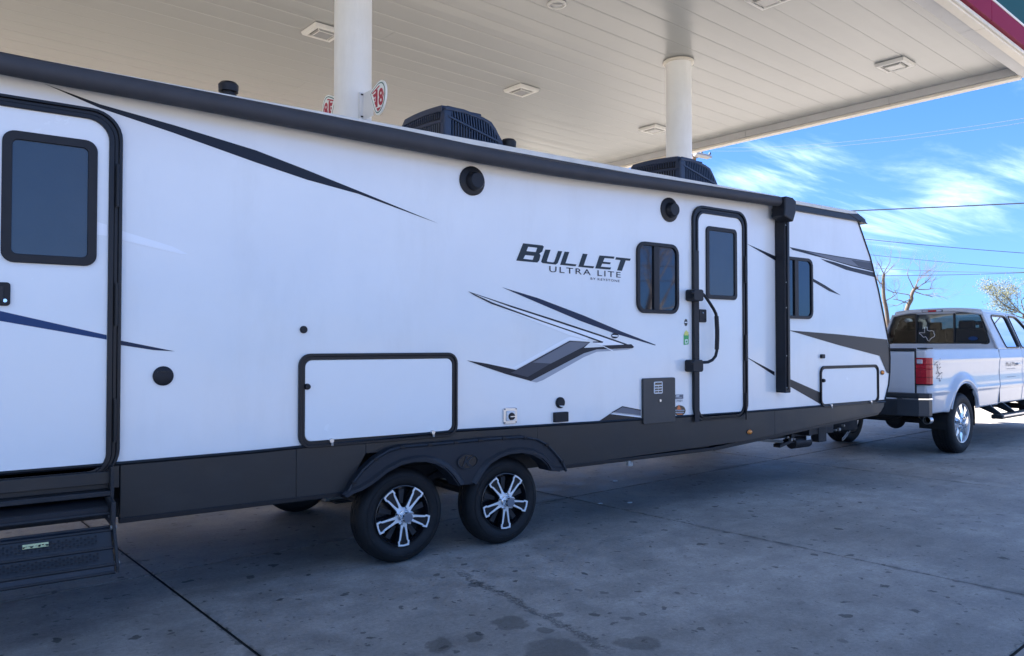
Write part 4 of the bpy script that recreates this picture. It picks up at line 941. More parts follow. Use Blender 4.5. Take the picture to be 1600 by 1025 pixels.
for (A, B) in (((4.90,.60),(4.83,.518)), ((4.828,.515),(4.76,.443))):
    mb = MB(); a = Vector((0, *A)); b = Vector((0, *B)); d = (b-a); n = Vector((0, d.z, -d.y)).normalized(); n = -n if n.y > 0 else n
    for row, off in ((.30, 0), (.42, .5), (.58, 0), (.70, .5)):
        for k in range(21):
            x = x0s+.03+(k+off)*.036
            if x > x1s-.09: continue
            c = a+d*row+n*.0135+Vector((x, 0, 0)); u_ = Vector((.0068, 0, 0)); w_ = d.normalized()*.0068
            mb.add([c+u_*math.cos(t)+w_*math.sin(t) for t in [i*math.pi/3 for i in range(6)]], [tuple(range(6))])
    mb.build('tread_holes', 'ac_dark', st, kind='stuff')
for xx in (x0s, x1s):
    MB().box(xx-.012, xx+.012, 4.90, 5.28, .62, .757).build('hanger_plate', 'dark_steel', st, bevel=.004)
    MB().prism([(4.95,.70),(5.22,.80),(5.25,.74),(5.0,.62),(4.80,.395),(4.74,.395),(4.74,.43),(4.86,.61)], xx-.008, xx+.008, 'x').build('side_bracket', 'dark_steel', st, bevel=.003)
    for (y_, z_) in ((4.98,.67),(4.90,.615),(4.79,.44)): MB().lathe([(.012,-.016),(.012,.016)], (xx, y_, z_), 'x', 10).build('pivot_bolt', 'galvanized', st)
MB().box(x1s+.012, x1s+.03, 5.10, 5.2, .60, .93).build('step_hanger', 'dark_steel', st)
p0 = PY(35, 841, 4.865); p1 = PY(76, 836, 4.865)
mb = MB(); mb.box(p0.x, p1.x, 4.862, 4.868, .564, .588); mb.build('warning_label', 'yellow_label', st, bevel=.002)
mb = MB(); 
for k in range(9): mb.box(p0.x+.012+k*.0155, p0.x+.022+k*.0155, 4.8605, 4.8612, .5755, .5775+(.003 if k in (4,5) else 0))
mb.build('label_print', 'rim_black', st)

# rooftop -------------------------------------------------------------------
def ac_unit(x0, x1, y0, y1, ztop, label):
    zb = 3.34; L_ = x1-x0
    root = MB(); 
    z1 = ztop
    tp = [(x0, z1-.02), (x0+.03, z1), (x0+.21, z1-.003), (x0+.43, z1-.042), (x0+.515, z1-.07), (x0+.565, z1-.128), (x0+.635, z1-.227), (x0+.71, zb+.03)]
    side = [(x0, zb)]+tp+[(x0+.72, zb)]
    root.prism(side, y0+.03, y1-.03); ac = root.build('air_conditioner', 'ac_dark', tr, bevel=.03, seg=3, label=label)
    # shroud: corner posts, top skin
    MB().prism([(x-.006 if k_ == 0 else x, z+.006) for k_, (x, z) in enumerate(tp)]+[(x0+.68, zb+.03), (x0+.60, z1-.235), (x0+.535, z1-.145), (x0+.49, z1-.098), (x0+.42, z1-.07), (x0+.21, z1-.035), (x0+.01, z1-.04)], y0+.004, y1-.012).build('shroud_top', 'ac_plastic', ac, bevel=.012, seg=3)
    MB().box(x0-.008, x0+.075, y0, y0+.09, zb, z1-.03).build('corner_post', 'ac_plastic', ac, bevel=.02, seg=3)
    MB().prism([(x0+.60, zb), (x0+.585, z1-.24), (x0+.64, z1-.25), (x0+.72, zb+.02), (x0+.72, zb)], y0, y0+.08).build('corner_post', 'ac_plastic', ac, bevel=.008)
    def ztop_at(x):
        for a, b in zip(tp[:-1], tp[1:]):
            if a[0] <= x <= b[0]: return a[1]+(b[1]-a[1])*(x-a[0])/max(b[0]-a[0], 1e-6)
        return zb
    def rail_at(x): return z1-.085-.16*(x-x0)/.6
    n = 18; xs = [x0+.085+.50*k/(n-1) for k in range(n)]
    for x in xs:
        MB().box(x-.0055, x+.0055, y0+.002, y0+.04, zb, rail_at(x)).build('grille_bar', 'ac_plastic', ac)
        hi = ztop_at(min(x, x0+.56))-.03; lo = rail_at(x)
        if hi-lo > .02: MB().prism([(x-.006, lo), (x+.006, lo), (x-.008, hi), (x-.020, hi)], y0+.003, y0+.04).build('grille_bar', 'ac_plastic', ac)
    MB().prism([(x0+.03, rail_at(x0+.03)+.012), (x0+.62, rail_at(x0+.62)+.012), (x0+.62, rail_at(x0+.62)-.008), (x0+.03, rail_at(x0+.03)-.008)], y0-.006, y0+.03).build('grille_rail', 'ac_plastic', ac, bevel=.003)
    for zz in (.10, .21): MB().box(x0+.05, x0+.60, y0+.004, y0+.012, zb+zz, zb+zz+.007).build('grille_wire', 'ac_plastic', ac)
    MB().prism([(x0+.10, zb), (x0+.30, zb), (x0+.30, z1-.20), (x0+.10, z1-.14)], y0+.012, y0+.016).build('coil', 'ac_dark', ac)
    # rear end face
    m_ = 20
    for k in range(m_):
        y = y0+.11+(y1-y0-.16)*k/(m_-1)
        zt_ = min(z1+.03*math.sin((y-y0)/(y1-y0)*2.4), z1+.03)-.03*((y-y0)/(y1-y0))**6
        MB().box(x0-.006, x0+.02, y-.006, y+.006, zb, zt_-.12).build('grille_bar', 'ac_fin', ac)
        MB().box(x0-.006, x0+.02, y-.006, y+.006, zt_-.10, zt_-.02).build('grille_bar', 'ac_plastic', ac)
    ey = [y0+.04+(y1-y0-.08)*k_/8 for k_ in range(9)]
    ez = lambda y, d: z1+.045*math.sin((y-y0)/(y1-y0)*2.3)-.12*max(0, (y-y0)/(y1-y0)-.85)/.15-d
    for d0, d1, nm_ in ((-.004, .05, 'end_hood'), (.125, .15, 'grille_rail')):
        MB().prism([(y, ez(y, d0)) for y in ey]+[(y, ez(y, d1)) for y in reversed(ey)], x0-.012, x0+.03, 'x').build(nm_, 'ac_plastic', ac)
    MB().prism([(y0+.03, zb), (y0+.03, z1-.02)]+[(y, ez(y, .01)) for y in ey]+[(y1, zb)], x0+.012, x0+.10, 'x').build('end_core', 'ac_dark', ac)
    MB().prism([(y, ez(y, .0)) for y in ey]+[(y, ez(y, .03)) for y in reversed(ey)], x0-.008, x0+.42, 'x').build('top_skin', 'ac_plastic', ac, bevel=.01)
    MB().prism([(y0+.08, zb), (y0+.08, zb+.2), (y1, zb+.2), (y1, zb)], x0+.0, x0+.006, 'x').build('coil', 'ac_dark', ac)
    # round monogram badge at the lower front
    c = Vector((x0+.655, y0-.006, zb+.16))
    bd = MB().lathe([(0, -.004), (.038, -.004), (.04, 0)], c, 'y', 24).build('badge', 'cap_grey', ac)
    MB().lathe([(.030, -.0055), (.034, -.0055), (.034, -.004), (.030, -.004)], c, 'y', 24, closed=True).build('badge_ring', 'white_plastic', ac)
    text_fit('badge_letters', 'GE', lambda s, t: Vector((c.x-.02+.04*s, c.y-.0058, c.z-.013+.026*t)), 'white_plastic', ac, shear=.3)
    return ac
ac_unit(3.54, 4.25, 5.95, 6.85, 3.818, 'rear rooftop air conditioner with louvred shroud')
ac_unit(6.66, 7.37, 5.95, 6.85, 3.80, 'front rooftop air conditioner beside the farther column')
def vent_cap(u, v, y, zt):
    p = PY(u, v, y)
    o = MB().lathe([(.05, 0), (.05, zt-3.32-.05), (.05, zt-3.32-.05)], (p.x, y, 3.32), 'z', 20).build('vent_pipe', 'black_plastic', tr, smooth=True)
    MB().lathe([(.045, zt-.075), (.075, zt-.075), (.078, zt-.02), (.06, zt), (0, zt+.003)], (p.x, y, 0), 'z', 22).build('cap', 'black_plastic', o, smooth=True)
    MB().lathe([(.066, zt-.13), (.066, zt-.10), (.04, zt-.09)], (p.x, y, 0), 'z', 22).build('collar', 'black_plastic', o, smooth=True)
    MB().box(p.x-.11, p.x+.09, y-.1, y+.1, 3.33, 3.375).build('flange', 'cream_rail', o, bevel=.01)
vent_cap(357, 129, 6.3, PY(357, 129.5, 6.3).z); vent_cap(794.5, 218, 6.15, PY(794.5, 218.5, 6.15).z)
pp = PY(985, 268, 6.3)
MB().lathe([(.24, 3.36), (.24, 3.40), (.20, 3.455), (.1, 3.475), (0, 3.48)], (pp.x, 6.3, 0), 'z', 24).build('roof_vent_dome', 'ac_plastic', tr, smooth=True)

# under-nose fittings ----------------------------------------------------------
def B(u, v, y): return PY(u, v, y)
p = B(1251, 690, 5.75); MB().lathe([(.0, 0), (.075, 0), (.075, .34), (.0, .34)], (p.x-.2, 5.75, p.z+.0), 'x', 20).build('stabilizer_motor', 'dark_steel', tr, smooth=True)
mb = MB(); p = B(1226, 690, 5.72); mb.obox((p.x, 5.72, p.z-.01), (.16, 0, .03), (0, .05, 0), (0, 0, .02)); mb.obox((p.x+.1, 5.72, p.z+.10), (.03, 0, 0), (0, .05, 0), (0, 0, .12)); mb.build('stabilizer_jack', 'dark_steel', tr, bevel=.004)
p = B(1262, 683, 5.67); MB().box(p.x-.045, p.x+.045, 5.655, 5.664, p.z-.03, p.z+.025).build('jack_label', 'white_plastic', tr)
for (u, v, s) in ((1230,683,.022),(1236,687,.03),(1240,686,.02),(1260,677,.018),(1305,672,.02),(1318,665,.02),(1311,671,.03)):
    p = B(u, v, 5.6); MB().lathe([(0,-.02),(s*.7,-.015),(s*.7,.02)], (p.x, 5.6, p.z), 'y', 8).build('fitting', 'galvanized', tr)
p = B(1281, 675, 5.8); MB().box(p.x-.12, p.x+.06, 5.74, 5.86, p.z-.12, p.z+.22).build('jack_bracket', 'dark_steel', tr, bevel=.008)
MB().box(8.5, 8.56, 6.3, 6.5, .62, .70).build('spare_carrier', 'dark_under', tr)
MB().lathe([(.15,-.1),(.30,-.1),(.335,-.06),(.335,.06),(.30,.1),(.15,.1)], (B(1300, 668, 6.3).x, 6.3, .52), 'z', 32, closed=True).build('spare_tyre', 'rubber', tr, smooth=True)
MB().tube([B(1168, 686, 5.6), B(1222, 690, 5.7)], .02, 6).build('jack_tube', 'galvanized', tr)
# safety chain hanging from the tongue, link by link
ca, cb_ = B(1334, 658, 6.0), B(1317, 686, 6.0)
nl = 9
for k in range(nl):
    t = (k+.5)/nl; c = ca.lerp(cb_, t)+Vector((-.03*math.sin(t*3.1), 0, -.05*math.sin(t*math.pi)))
    d = (cb_-ca).normalized(); s_ = Vector((0, 1, 0)) if k % 2 else d.cross(Vector((0, 1, 0))).normalized()
    MB().tube([c+d*.034*math.cos(a)+s_*.017*math.sin(a) for a in [i*math.pi/4 for i in range(8)]], .006, 5, closed=True).build('chain_link', 'galvanized', tr)
# drain valve under the skirt
p = B(981, 724, 5.5); mb = MB(); mb.tube([(p.x, 5.5, .66), (p.x, 5.5, p.z+.02)], .010, 6); mb.obox((p.x-.015, 5.48, p.z+.01), (.016, 0, 0), (0, .02, 0), (0, 0, .03)); mb.obox((p.x+.02, 5.48, p.z-.005), (.012, 0, .004), (0, .02, 0), (0, 0, .02)); mb.build('drain_valve', 'white_plastic', tr, bevel=.004)

# ------------------------------------------------------------------ the pickup truck
TW = Vector((12.42, 5.50, 0)); TT = R(4)
tk = thing('pickup_truck', 'white crew cab pickup truck with 4x4 decal hitched to the front of the trailer', 'pickup truck', TW, TT)
TM = Matrix.Translation(TW) @ Matrix.Rotation(TT, 4, 'Z')
class TB(MB):
    def __init__(s): super().__init__(); s.T = TM
WD = 2.02
FA = 4.37      # front axle
def side_w(l, z, wheel=True):
    w = 0
    if z > 1.45: w += (z-1.45)*.16
    elif z > 1.42: w += 0.0
    if 1.40 < z < 1.45: w -= .008*math.sin((z-1.40)/.05*math.pi)
    if z < 1.0: w += (1.0-z)*.10
    w += .012*math.exp(-((z-1.2)/.13)**2)
    if .93 < z < 1.0: w -= .010*math.sin((z-.93)/.07*math.pi)
    for c in (0, FA):
        r = math.hypot(l-c, z-.52)
        if z > .3: w -= .055*math.exp(-((r-.60)/.065)**2)*min(1, max(0, (z-.45)/.25))
    if l < -1.0: w += ((-1.0-l)/.2)**2*.06
    if l > 4.85: w += ((l-4.85)/.4)**2*.16
    return w
def side_patch(name, l0, l1, z0, z1, zt=None, cell=.022, near=True, lowcut=None):
    nl_ = max(2, int((l1-l0)/cell)); nz = max(2, int((z1-z0)/cell)); g = {}; b = TB(); vs = []; fs = []
    RA = .545
    for i in range(nl_+1):
        for j in range(nz+1):
            l = l0+(l1-l0)*i/nl_; z = z0+(z1-z0)*j/nz
            if zt: z = z0+(zt(l)-z0)*j/nz
            for c in (0, FA):
                r = math.hypot(l-c, z-.52)
                if abs(r-RA) < cell*.55 and r > 1e-6: l = c+(l-c)*RA/r; z = .52+(z-.52)*RA/r
            w = side_w(l, z); vs.append((l, w if near else WD-w, z))
    for i in range(nl_):
        for j in range(nz):
            a = i*(nz+1)+j; q = (a, a+nz+1, a+nz+2, a+1)
            cl = sum(vs[k][0] for k in q)/4; cz = sum(vs[k][2] for k in q)/4
            if any(math.hypot(cl-c, cz-.52) < RA-.004 for c in (0, FA)): continue
            fs.append(q)
    b.add(vs, fs); o = b.build(name, 'truck_white', tk, smooth=True, angle=60)
    sm = o.modifiers.new('solid', 'SOLIDIFY'); sm.thickness = .02; sm.offset = 0
    # drop loose vertices
    bm = bmesh.new(); bm.from_mesh(o.data); bmesh.ops.delete(bm, geom=[v for v in bm.verts if not v.link_faces], context='VERTS'); bm.to_mesh(o.data); bm.free()
    return o
for near in (True, False):
    side_patch('bed_side', -1.19, 1.535, .66, 1.575, near=near)
    rd = side_patch('rear_door', 1.555, 2.635, .68, 1.575, near=near)
    fdoor = side_patch('front_door', 2.65, 3.72, .68, 1.575, near=near)
    side_patch('front_fender', 3.735, 5.25, .66, 1.5, zt=lambda l: 1.56-.12*max(0, (l-3.735)/1.5)**1.5, near=near)
    s = -1 if near else 1
    for dl_ in (2.48, 3.55):
        w0 = (-.02 if near else WD+.02); TB().box(dl_-.11, dl_+.07, w0-.012, w0+.012, 1.30, 1.335).build('door_handle', 'truck_white', tk, bevel=.008)
    # wheel well
    for c in (0, FA):
        n = 18; b = TB(); w0, w1 = (.02, .42) if near else (WD-.02, WD-.42)
        pts = [(c+.545*math.cos(math.pi*k/n*1.16-.25), .52+.545*math.sin(math.pi*k/n*1.16-.25)) for k in range(n+1)]
        b.add([(x, w0, z) for x, z in pts]+[(x, w1, z) for x, z in pts], [(k, k+1, n+2+k, n+1+k) for k in range(n)]+[tuple(range(n+1, 2*n+2))]); b.build('wheel_well', 'dark_under', tk)
        if near or True:   # bright lip round the arch
            ww = -.048 if near else WD+.048
            TB().tube([(c+.553*math.cos(t), ww+.008*(1 if near else -1), .52+.553*math.sin(t)) for t in [R(19+142*k/24) for k in range(25)]], .012, 6).build('arch_lip', 'truck_white', tk, smooth=True)
# bed : floor, inner walls, rails
TB().box(-1.17, 1.53, .12, WD-.12, 1.02, 1.06).build('bed_floor', 'truck_dark', tk)
TB().box(1.50, 1.54, .05, WD-.05, .9, 1.56).build('bed_front_wall', 'truck_white', tk)
for w0 in (.10, WD-.14): TB().box(-1.15, 1.5, w0, w0+.04, 1.05, 1.57).build('bed_wall', 'truck_white', tk)
for w0, w1 in ((.035, .15), (WD-.15, WD-.035)):
    TB().box(-1.16, 1.52, w0, w1, 1.572, 1.586).build('bed_rail_cap', 'truck_white', tk, bevel=.006)
    TB().box(-1.19, -.98, w0-.005, w1+.02, 1.587, 1.607).build('rail_end_cap', 'truck_dark', tk, bevel=.005)
TB().box(-1.20, -1.13, .05, .185, .67, 1.575).build('corner_panel', 'truck_white', tk, bevel=.02, seg=3)
TB().box(-1.20, -1.13, WD-.185, WD-.05, .67, 1.575).build('corner_panel', 'truck_white', tk, bevel=.02, seg=3)
tg = TB().box(-1.215, -1.16, .195, WD-.195, .94, 1.55).build('tailgate', 'truck_white', tk, bevel=.012, seg=2)
TB().box(-1.222, -1.15, .19, WD-.19, 1.552, 1.60).build('tailgate_cap', 'truck_dark', tg, bevel=.01)
TB().box(-1.222, -1.2155, .22, WD-.22, 1.44, 1.452).build('crease', 'truck_white', tg)
TB().box(-1.2215, -1.2155, .22, WD-.22, 1.01, 1.02).build('crease', 'truck_white', tg)
TB().box(-1.235, -1.2155, .88, 1.14, 1.36, 1.43).build('tailgate_handle', 'truck_dark', tg, bevel=.008)
def tail_light(near=True):
    sgn = 1 if near else -1
    def wv(x): return x if near else WD-x
    outl = [(-1.225, .175), (-1.235, .10), (-1.225, .03), (-1.19, -.005), (-1.14, -.02), (-1.10, -.014), (-1.10, .03), (-1.15, .06), (-1.17, .175)]
    def seg(name, z0, z1, m, d=0):
        b = TB(); b.prism([(x-(d if x < -1.15 else 0), wv(y-(d if y < .03 else 0))) for x, y in outl], z0, z1, 'z'); return b.build(name, m, par, bevel=.006, seg=2)
    par = tk; o = seg('tail_light', 1.085, 1.30, 'lamp_red'); par = o
    seg('lens_top', 1.372, 1.462, 'lamp_red')
    b = TB(); b.prism([(-1.242, wv(.155)), (-1.242, wv(.075)), (-1.20, wv(.075)), (-1.20, wv(.155))], 1.375, 1.44, 'z'); b.build('reversing_lens', 'lamp_clear', par, bevel=.008); seg('lens_dark', 1.302, 1.37, 'lamp_red', 0)
    seg('lens_band', 1.178, 1.19, 'lamp_red_dark', .004)
    seg('light_surround', 1.07, 1.083, 'truck_dark', .002)
tail_light(True); tail_light(False)
TB().box(-1.21, -1.13, .176, .195, .95, 1.56).build('panel_gap', 'truck_dark', tk)
# bumper
bp = [(-1.42,.35),(-1.43,1.0),(-1.42,WD-.35),(-1.36,WD-.08),(-1.26,WD+.02),(-1.17,WD+.03),(-1.17,WD-.05),(-1.22,WD-.12),(-1.22,.12),(-1.17,.05),(-1.17,-.03),(-1.26,-.02),(-1.36,.08)]
bo = TB().prism(bp, .63, .865, 'z').build('rear_bumper', 'truck_bumper', tk, bevel=.012, seg=2)
def scl(k): return [(x-(k if x < -1.23 else 0), y) for x, y in bp]
TB().prism(scl(.006), .868, .885, 'z').build('bright_strip', 'chrome', bo); TB().prism(bp, .888, .955, 'z').build('top_pad', 'truck_dark', bo, bevel=.012)
TB().box(-1.62, -1.2, .96, 1.06, .56, .63).build('hitch_receiver', 'dark_steel', tk)
TB().lathe([(0,.12),(.028,.11),(.03,.08),(.015,.06),(.02,0),(0,0)], (-1.58, 1.01, .63), 'z', 14).build('tow_ball', 'chrome', tk, smooth=True)
# cab -----------------------------------------------------------------------
def cab_w(z): return .03+(z-1.56)*.40
def inpoly(x, y, P):
    c = False; n = len(P)
    for i in range(n):
        (x1, y1), (x2, y2) = P[i], P[i-1]
        if (y1 > y) != (y2 > y) and x < (x2-x1)*(y-y1)/(y2-y1)+x1: c = not c
    return c
def roundpoly(P, r, n=4):
    o = []
    for i in range(len(P)):
        p = Vector(P[i]); a = (Vector(P[i-1])-p); b = (Vector(P[(i+1) % len(P)])-p); ra = min(r, a.length*.45); rb = min(r, b.length*.45)
        A = p+a.normalized()*ra; Bp = p+b.normalized()*rb
        for k in range(n+1):
            t = k/n; o.append(tuple((1-t)**2*A+2*t*(1-t)*p+t*t*Bp))
    return o
win1 = roundpoly([(1.97,1.60),(2.60,1.60),(2.60,2.12),(2.52,2.15),(1.99,2.155),(1.90,2.12)], .05)
win2 = roundpoly([(2.73,1.60),(3.78,1.60),(3.60,1.78),(3.22,2.09),(3.10,2.145),(2.75,2.155)], .05)
def topz(l): return 2.19 if l < 3.0 else 2.19-(l-3.0)*.08 if l < 3.2 else 2.174-(l-3.2)*.66
for near in (True, False):
    b = TB(); vs = []; fs = []; l0, l1 = 1.58, 4.12; nl_ = 120; nz = 32
    for i in range(nl_+1):
        for j in range(nz+1):
            l = l0+(l1-l0)*i/nl_; zt_ = max(1.575, topz(l)); z = 1.572+(zt_-1.572)*j/nz
            lr_ = l+ (.06*(z-1.57) if i < 6 else 0)
            w = cab_w(z); vs.append((lr_, w if near else WD-w, z))
    for i in range(nl_):
        for j in range(nz):
            a = i*(nz+1)+j; q = (a, a+nz+1, a+nz+2, a+1); cl = sum(vs[k][0] for k in q)/4; cz = sum(vs[k][2] for k in q)/4
            if inpoly(cl, cz, win1) or inpoly(cl, cz, win2): continue
            fs.append(q)
    b.add(vs, fs); o = b.build('cab_side', 'truck_white', tk, smooth=True); sm = o.modifiers.new('solid', 'SOLIDIFY'); sm.thickness = .035; sm.offset = 0
    for P in (win1, win2):
        ww = [(x, (cab_w(z)-.02) if near else WD-cab_w(z)+.02, z) for x, z in P]
        wo = TB().tube(ww, .014, 6, closed=True).build('side_window', 'truck_dark', tk, smooth=True)
        ww = [(x, (cab_w(z)-.008) if near else WD-cab_w(z)+.008, z) for x, z in P]
        TB().add(ww, [tuple(range(len(ww)))]).build('pane', 'tinted_glass', wo)
    # pillar cut lines
    for lx in (2.665,): TB().tube([(lx, (cab_w(z)-.021) if near else WD-cab_w(z)+.021, z) for z in (1.58, 2.17)], .006, 4).build('door_seam', 'truck_dark', tk)
# roof: crowned sheet
b = TB(); vs = []; fs = []; nw = 24; ls = [1.60, 1.63, 1.70, 1.85, 2.3, 2.8, 3.1, 3.25]; dz = [-.05, -.02, 0, .012, .02, .012, -.01, -.04]
for l, d in zip(ls, dz):
    for k in range(nw+1):
        t = k/nw; w = .268+(WD-.536)*t; s = abs(2*t-1); z = 2.185+(.105+d)*(1-s**3.2)+d*.3*s
        if s > .98: z = 2.185
        vs.append((l, w, z))
for i in range(len(ls)-1):
    for k in range(nw): a = i*(nw+1)+k; fs.append((a, a+1, a+nw+2, a+nw+1))
b.add(vs, fs); o = b.build('cab_roof', 'truck_white', tk, smooth=True, angle=60); sm = o.modifiers.new('solid', 'SOLIDIFY'); sm.thickness = .03
# rear panel with window
rwin = roundpoly([(.155,1.665),(WD-.155,1.665),(WD-.30,2.165),(1.60,2.195),(.42,2.195),(.30,2.165)], .06)
b = TB(); vs = []; fs = []; nw, nz = 90, 60
for i in range(nw+1):
    for j in range(nz+1):
        z = 1.0+(2.24-1.0)*j/nz; e = .03 if z < 1.57 else cab_w(min(z, 2.19))-.005
        t = i/nw; w = e+(WD-2*e)*t; s = abs(2*t-1)
        if z > 2.17: z = 2.17+(z-2.17)*(1+.6*(1-s**3)) if s < .97 else 2.18
        l = 1.585+.06*max(0, (z-1.57))/.6*1.0+.06*s**6*1.0
        vs.append((l, w, z))
for i in range(nw):
    for j in range(nz):
        a = i*(nz+1)+j; q = (a, a+nz+1, a+nz+2, a+1)
        if inpoly(sum(vs[k][1] for k in q)/4, sum(vs[k][2] for k in q)/4, rwin): continue
        fs.append(q)
b.add(vs, fs); o = b.build('cab_back', 'truck_white', tk, smooth=True, angle=60); sm = o.modifiers.new('solid', 'SOLIDIFY'); sm.thickness = .03
def rl(z, w): s = abs(2*(w/WD)-1); return 1.572+.06*max(0, z-1.57)/.6+.06*s**6
rwo = TB().tube([(rl(z, w)-.004, w, z) for w, z in rwin], .016, 6, closed=True).build('rear_window', 'truck_dark', tk, smooth=True)
for (wa, wb) in ((.0, .69), (.70, 1.32), (1.33, WD)):
    P = [(min(max(w, wa), wb), z) for w, z in rwin]; qd = []
    for p_ in P:
        if not qd or abs(p_[0]-qd[-1][0])+abs(p_[1]-qd[-1][1]) > 1e-4: qd.append(p_)
    TB().add([(rl(z, w)+.004, w, z) for w, z in qd], [tuple(range(len(qd)))]).build('pane', 'tinted_glass', rwo)
for wa in (.695, 1.325): TB().box(1.575, 1.625, wa-.012, wa+.012, 1.67, 2.19).build('divider', 'truck_dark', rwo)
bl = TB().box(1.60, 1.625, .88, 1.24, 2.222, 2.262).build('brake_light', 'truck_dark', tk, bevel=.012)
TB().box(1.592, 1.602, .99, 1.12, 2.23, 2.254).build('red_lens', 'lamp_red', bl); TB().box(1.592, 1.602, .90, .985, 2.23, 2.254).build('cargo_lens', 'lamp_clear', bl); TB().box(1.592, 1.602, 1.125, 1.22, 2.23, 2.254).build('cargo_lens', 'lamp_clear', bl)
# state outline sticker, oval sticker on the glass
tx = [(.35,1.0),(.52,1.0),(.52,.78),(.66,.72),(.80,.74),(.93,.70),(.95,.55),(1.0,.45),(.97,.33),(.82,.24),(.70,.13),(.68,0),(.56,.04),(.48,.22),(.40,.33),(.30,.28),(.22,.33),(.12,.46),(.0,.56),(.0,.60),(.35,.60)]
zc_, wc_ = 1.83, 1.145; sw = .26
TB().tube([(rl(zc_, wc_)-.004, wc_+sw/2-sw*x, zc_-.12+.25*z) for x, z in tx], .0055, 5, closed=True).build('state_outline_sticker', 'white_plastic', rwo)
TB().add([(rl(1.75, .40)-.012, .40+.075*math.cos(t), 1.755+.035*math.sin(t)) for t in [i*math.pi/8 for i in range(16)]], [tuple(range(16))]).build('oval_sticker', 'decal_blue', rwo)
# windshield, hood, front
TB().add([(3.22, .34, 2.17), (3.22, WD-.34, 2.17), (4.08, WD-.12, 1.57), (4.08, .12, 1.57)], [(0,1,2,3)]).build('windshield', 'clear_glass', tk)
TB().prism([(4.0,1.55),(4.10,1.60),(5.1,1.47),(5.28,1.40),(5.28,1.36),(4.0,1.50)], .10, WD-.10).build('hood', 'truck_white', tk, bevel=.02, seg=2)
TB().box(5.22, 5.30, .16, WD-.16, .95, 1.38).build('grille', 'chrome', tk, bevel=.02)
for k in range(3): TB().box(5.30, 5.32, .22, WD-.22, 1.0+.12*k, 1.05+.12*k).build('grille_bar', 'truck_dark', tk)
for w0 in (.05, WD-.24): TB().box(5.18, 5.27, w0, w0+.19, 1.02, 1.36).build('headlight', 'lamp_clear', tk, bevel=.02)
TB().box(5.2, 5.42, -.01, WD+.01, .62, .90).build('front_bumper', 'chrome', tk, bevel=.03, seg=3)
TB().box(1.6, 5.2, .25, WD-.25, .62, .74).build('floor_pan', 'dark_under', tk); TB().box(-1.15, 1.6, .55, .65, .66, .80).build('frame_rail', 'dark_steel', tk); TB().box(-1.15, 1.6, WD-.65, WD-.55, .66, .80).build('frame_rail', 'dark_steel', tk)
TB().box(4.85, 5.2, .1, WD-.1, .7, 1.4).build('radiator_support', 'dark_under', tk)
TB().box(3.8, 4.85, .5, WD-.5, .62, 1.42).build('engine', 'dark_under', tk)
for w0, w1, mm in ((.035, .045, 0), (WD-.045, WD-.035, 0)): pass
# interior
def seat(l, w, wd):
    s = TB(); s.box(l, l+.5, w, w+wd, 1.22, 1.36); s.obox((l-.04, w+wd/2, 1.62), (.06, 0, 0), (0, wd/2, 0), (-.06, 0, .32)); s = s.build('seat', 'interior_grey', tk, bevel=.05, seg=3)
    TB().box(l-.17, l-.09, w+wd/2-.13, w+wd/2+.13, 1.92, 2.07).build('headrest', 'interior_grey', s, bevel=.03, seg=3)
seat(2.85, .30, .52); seat(2.85, 1.20, .52); seat(1.95, .20, .75); seat(1.95, 1.07, .75)
TB().prism([(3.75,1.2),(3.72,1.58),(3.85,1.62),(4.1,1.56),(4.1,1.2)], .1, WD-.1).build('dashboard', 'interior_grey', tk, bevel=.03)
cst = Vector((3.35, 1.46, 1.72)); axs = Vector((-.8, 0, .6))
e1 = Vector((0, 1, 0)); e2 = Vector((.6, 0, .8))
sw_ = TB().tube([cst+(e1*math.cos(t)+e2*math.sin(t))*.20 for t in [i*math.pi/12 for i in range(24)]], .018, 8, closed=True).build('steering_wheel', 'rim_black', tk, smooth=True)
for a in (R(200), R(-20), R(270)): TB().tube([cst, cst+(e1*math.cos(a)+e2*math.sin(a))*.19], .014, 6).build('spoke', 'rim_black', sw_)
TB().tube([cst, cst-axs*.25], .03, 8).build('steering_column', 'rim_black', sw_)
TB().obox(Vector((3.40, 1.0, 2.06)), (.01, 0, 0), (0, .12, 0), (0, 0, .035)).build('rear_view_mirror', 'truck_dark', tk, bevel=.01)
# running board, exhaust, underparts
rb = TB().box(1.05, 3.75, -.20, -.03, .46, .53).build('running_board', 'truck_dark', tk, bevel=.015, seg=2)
TB().box(1.10, 3.7, -.205, -.195, .50, .525).build('bright_edge', 'silver', rb)
for l in (1.12, 1.75, 2.9, 3.6): TB().prism([(-.18,.52),(-.12,.50),(.25,.66),(.25,.74),(.05,.70)], l, l+.06, 'x').build('board_bracket', 'truck_dark', rb)
ex = TB().tube([(-.35, .35, .60), (-.72, .30, .58), (-.95, .16, .565), (-1.05, .08, .56)], .05, 14, caps=False).build('exhaust_pipe', 'dark_steel', tk, smooth=True)
TB().lathe([(.05, -1.08), (.056, -1.08), (.056, -.98), (.05, -.98)], (0, .09, .56), 'x', 16, closed=True).build('tip', 'silver', ex, smooth=True)
TB().lathe([(.16,-.12),(.36,-.12),(.44,-.07),(.44,.07),(.36,.12),(.16,.12)], (-.62, 1.08, .62), 'z', 32, closed=True).build('spare_tyre', 'rubber', tk, smooth=True)
TB().lathe([(.16,-.05),(.16,.05),(0,.05)], (-.62, 1.08, .62), 'z', 24).build('spare_rim', 'dark_steel', tk)
TB().tube([(0, .25, .46), (0, WD-.25, .46)], .055, 12).build('rear_axle', 'dark_steel', tk); TB().lathe([(0,-.16),(.12,-.1),(.17,0),(.12,.1),(0,.16)], (0, 1.01, .46), 'x', 20).build('differential', 'dark_steel', tk, smooth=True)
TB().tube([(FA, .25, .46), (FA, WD-.25, .46)], .055, 12).build('front_axle', 'dark_steel', tk)
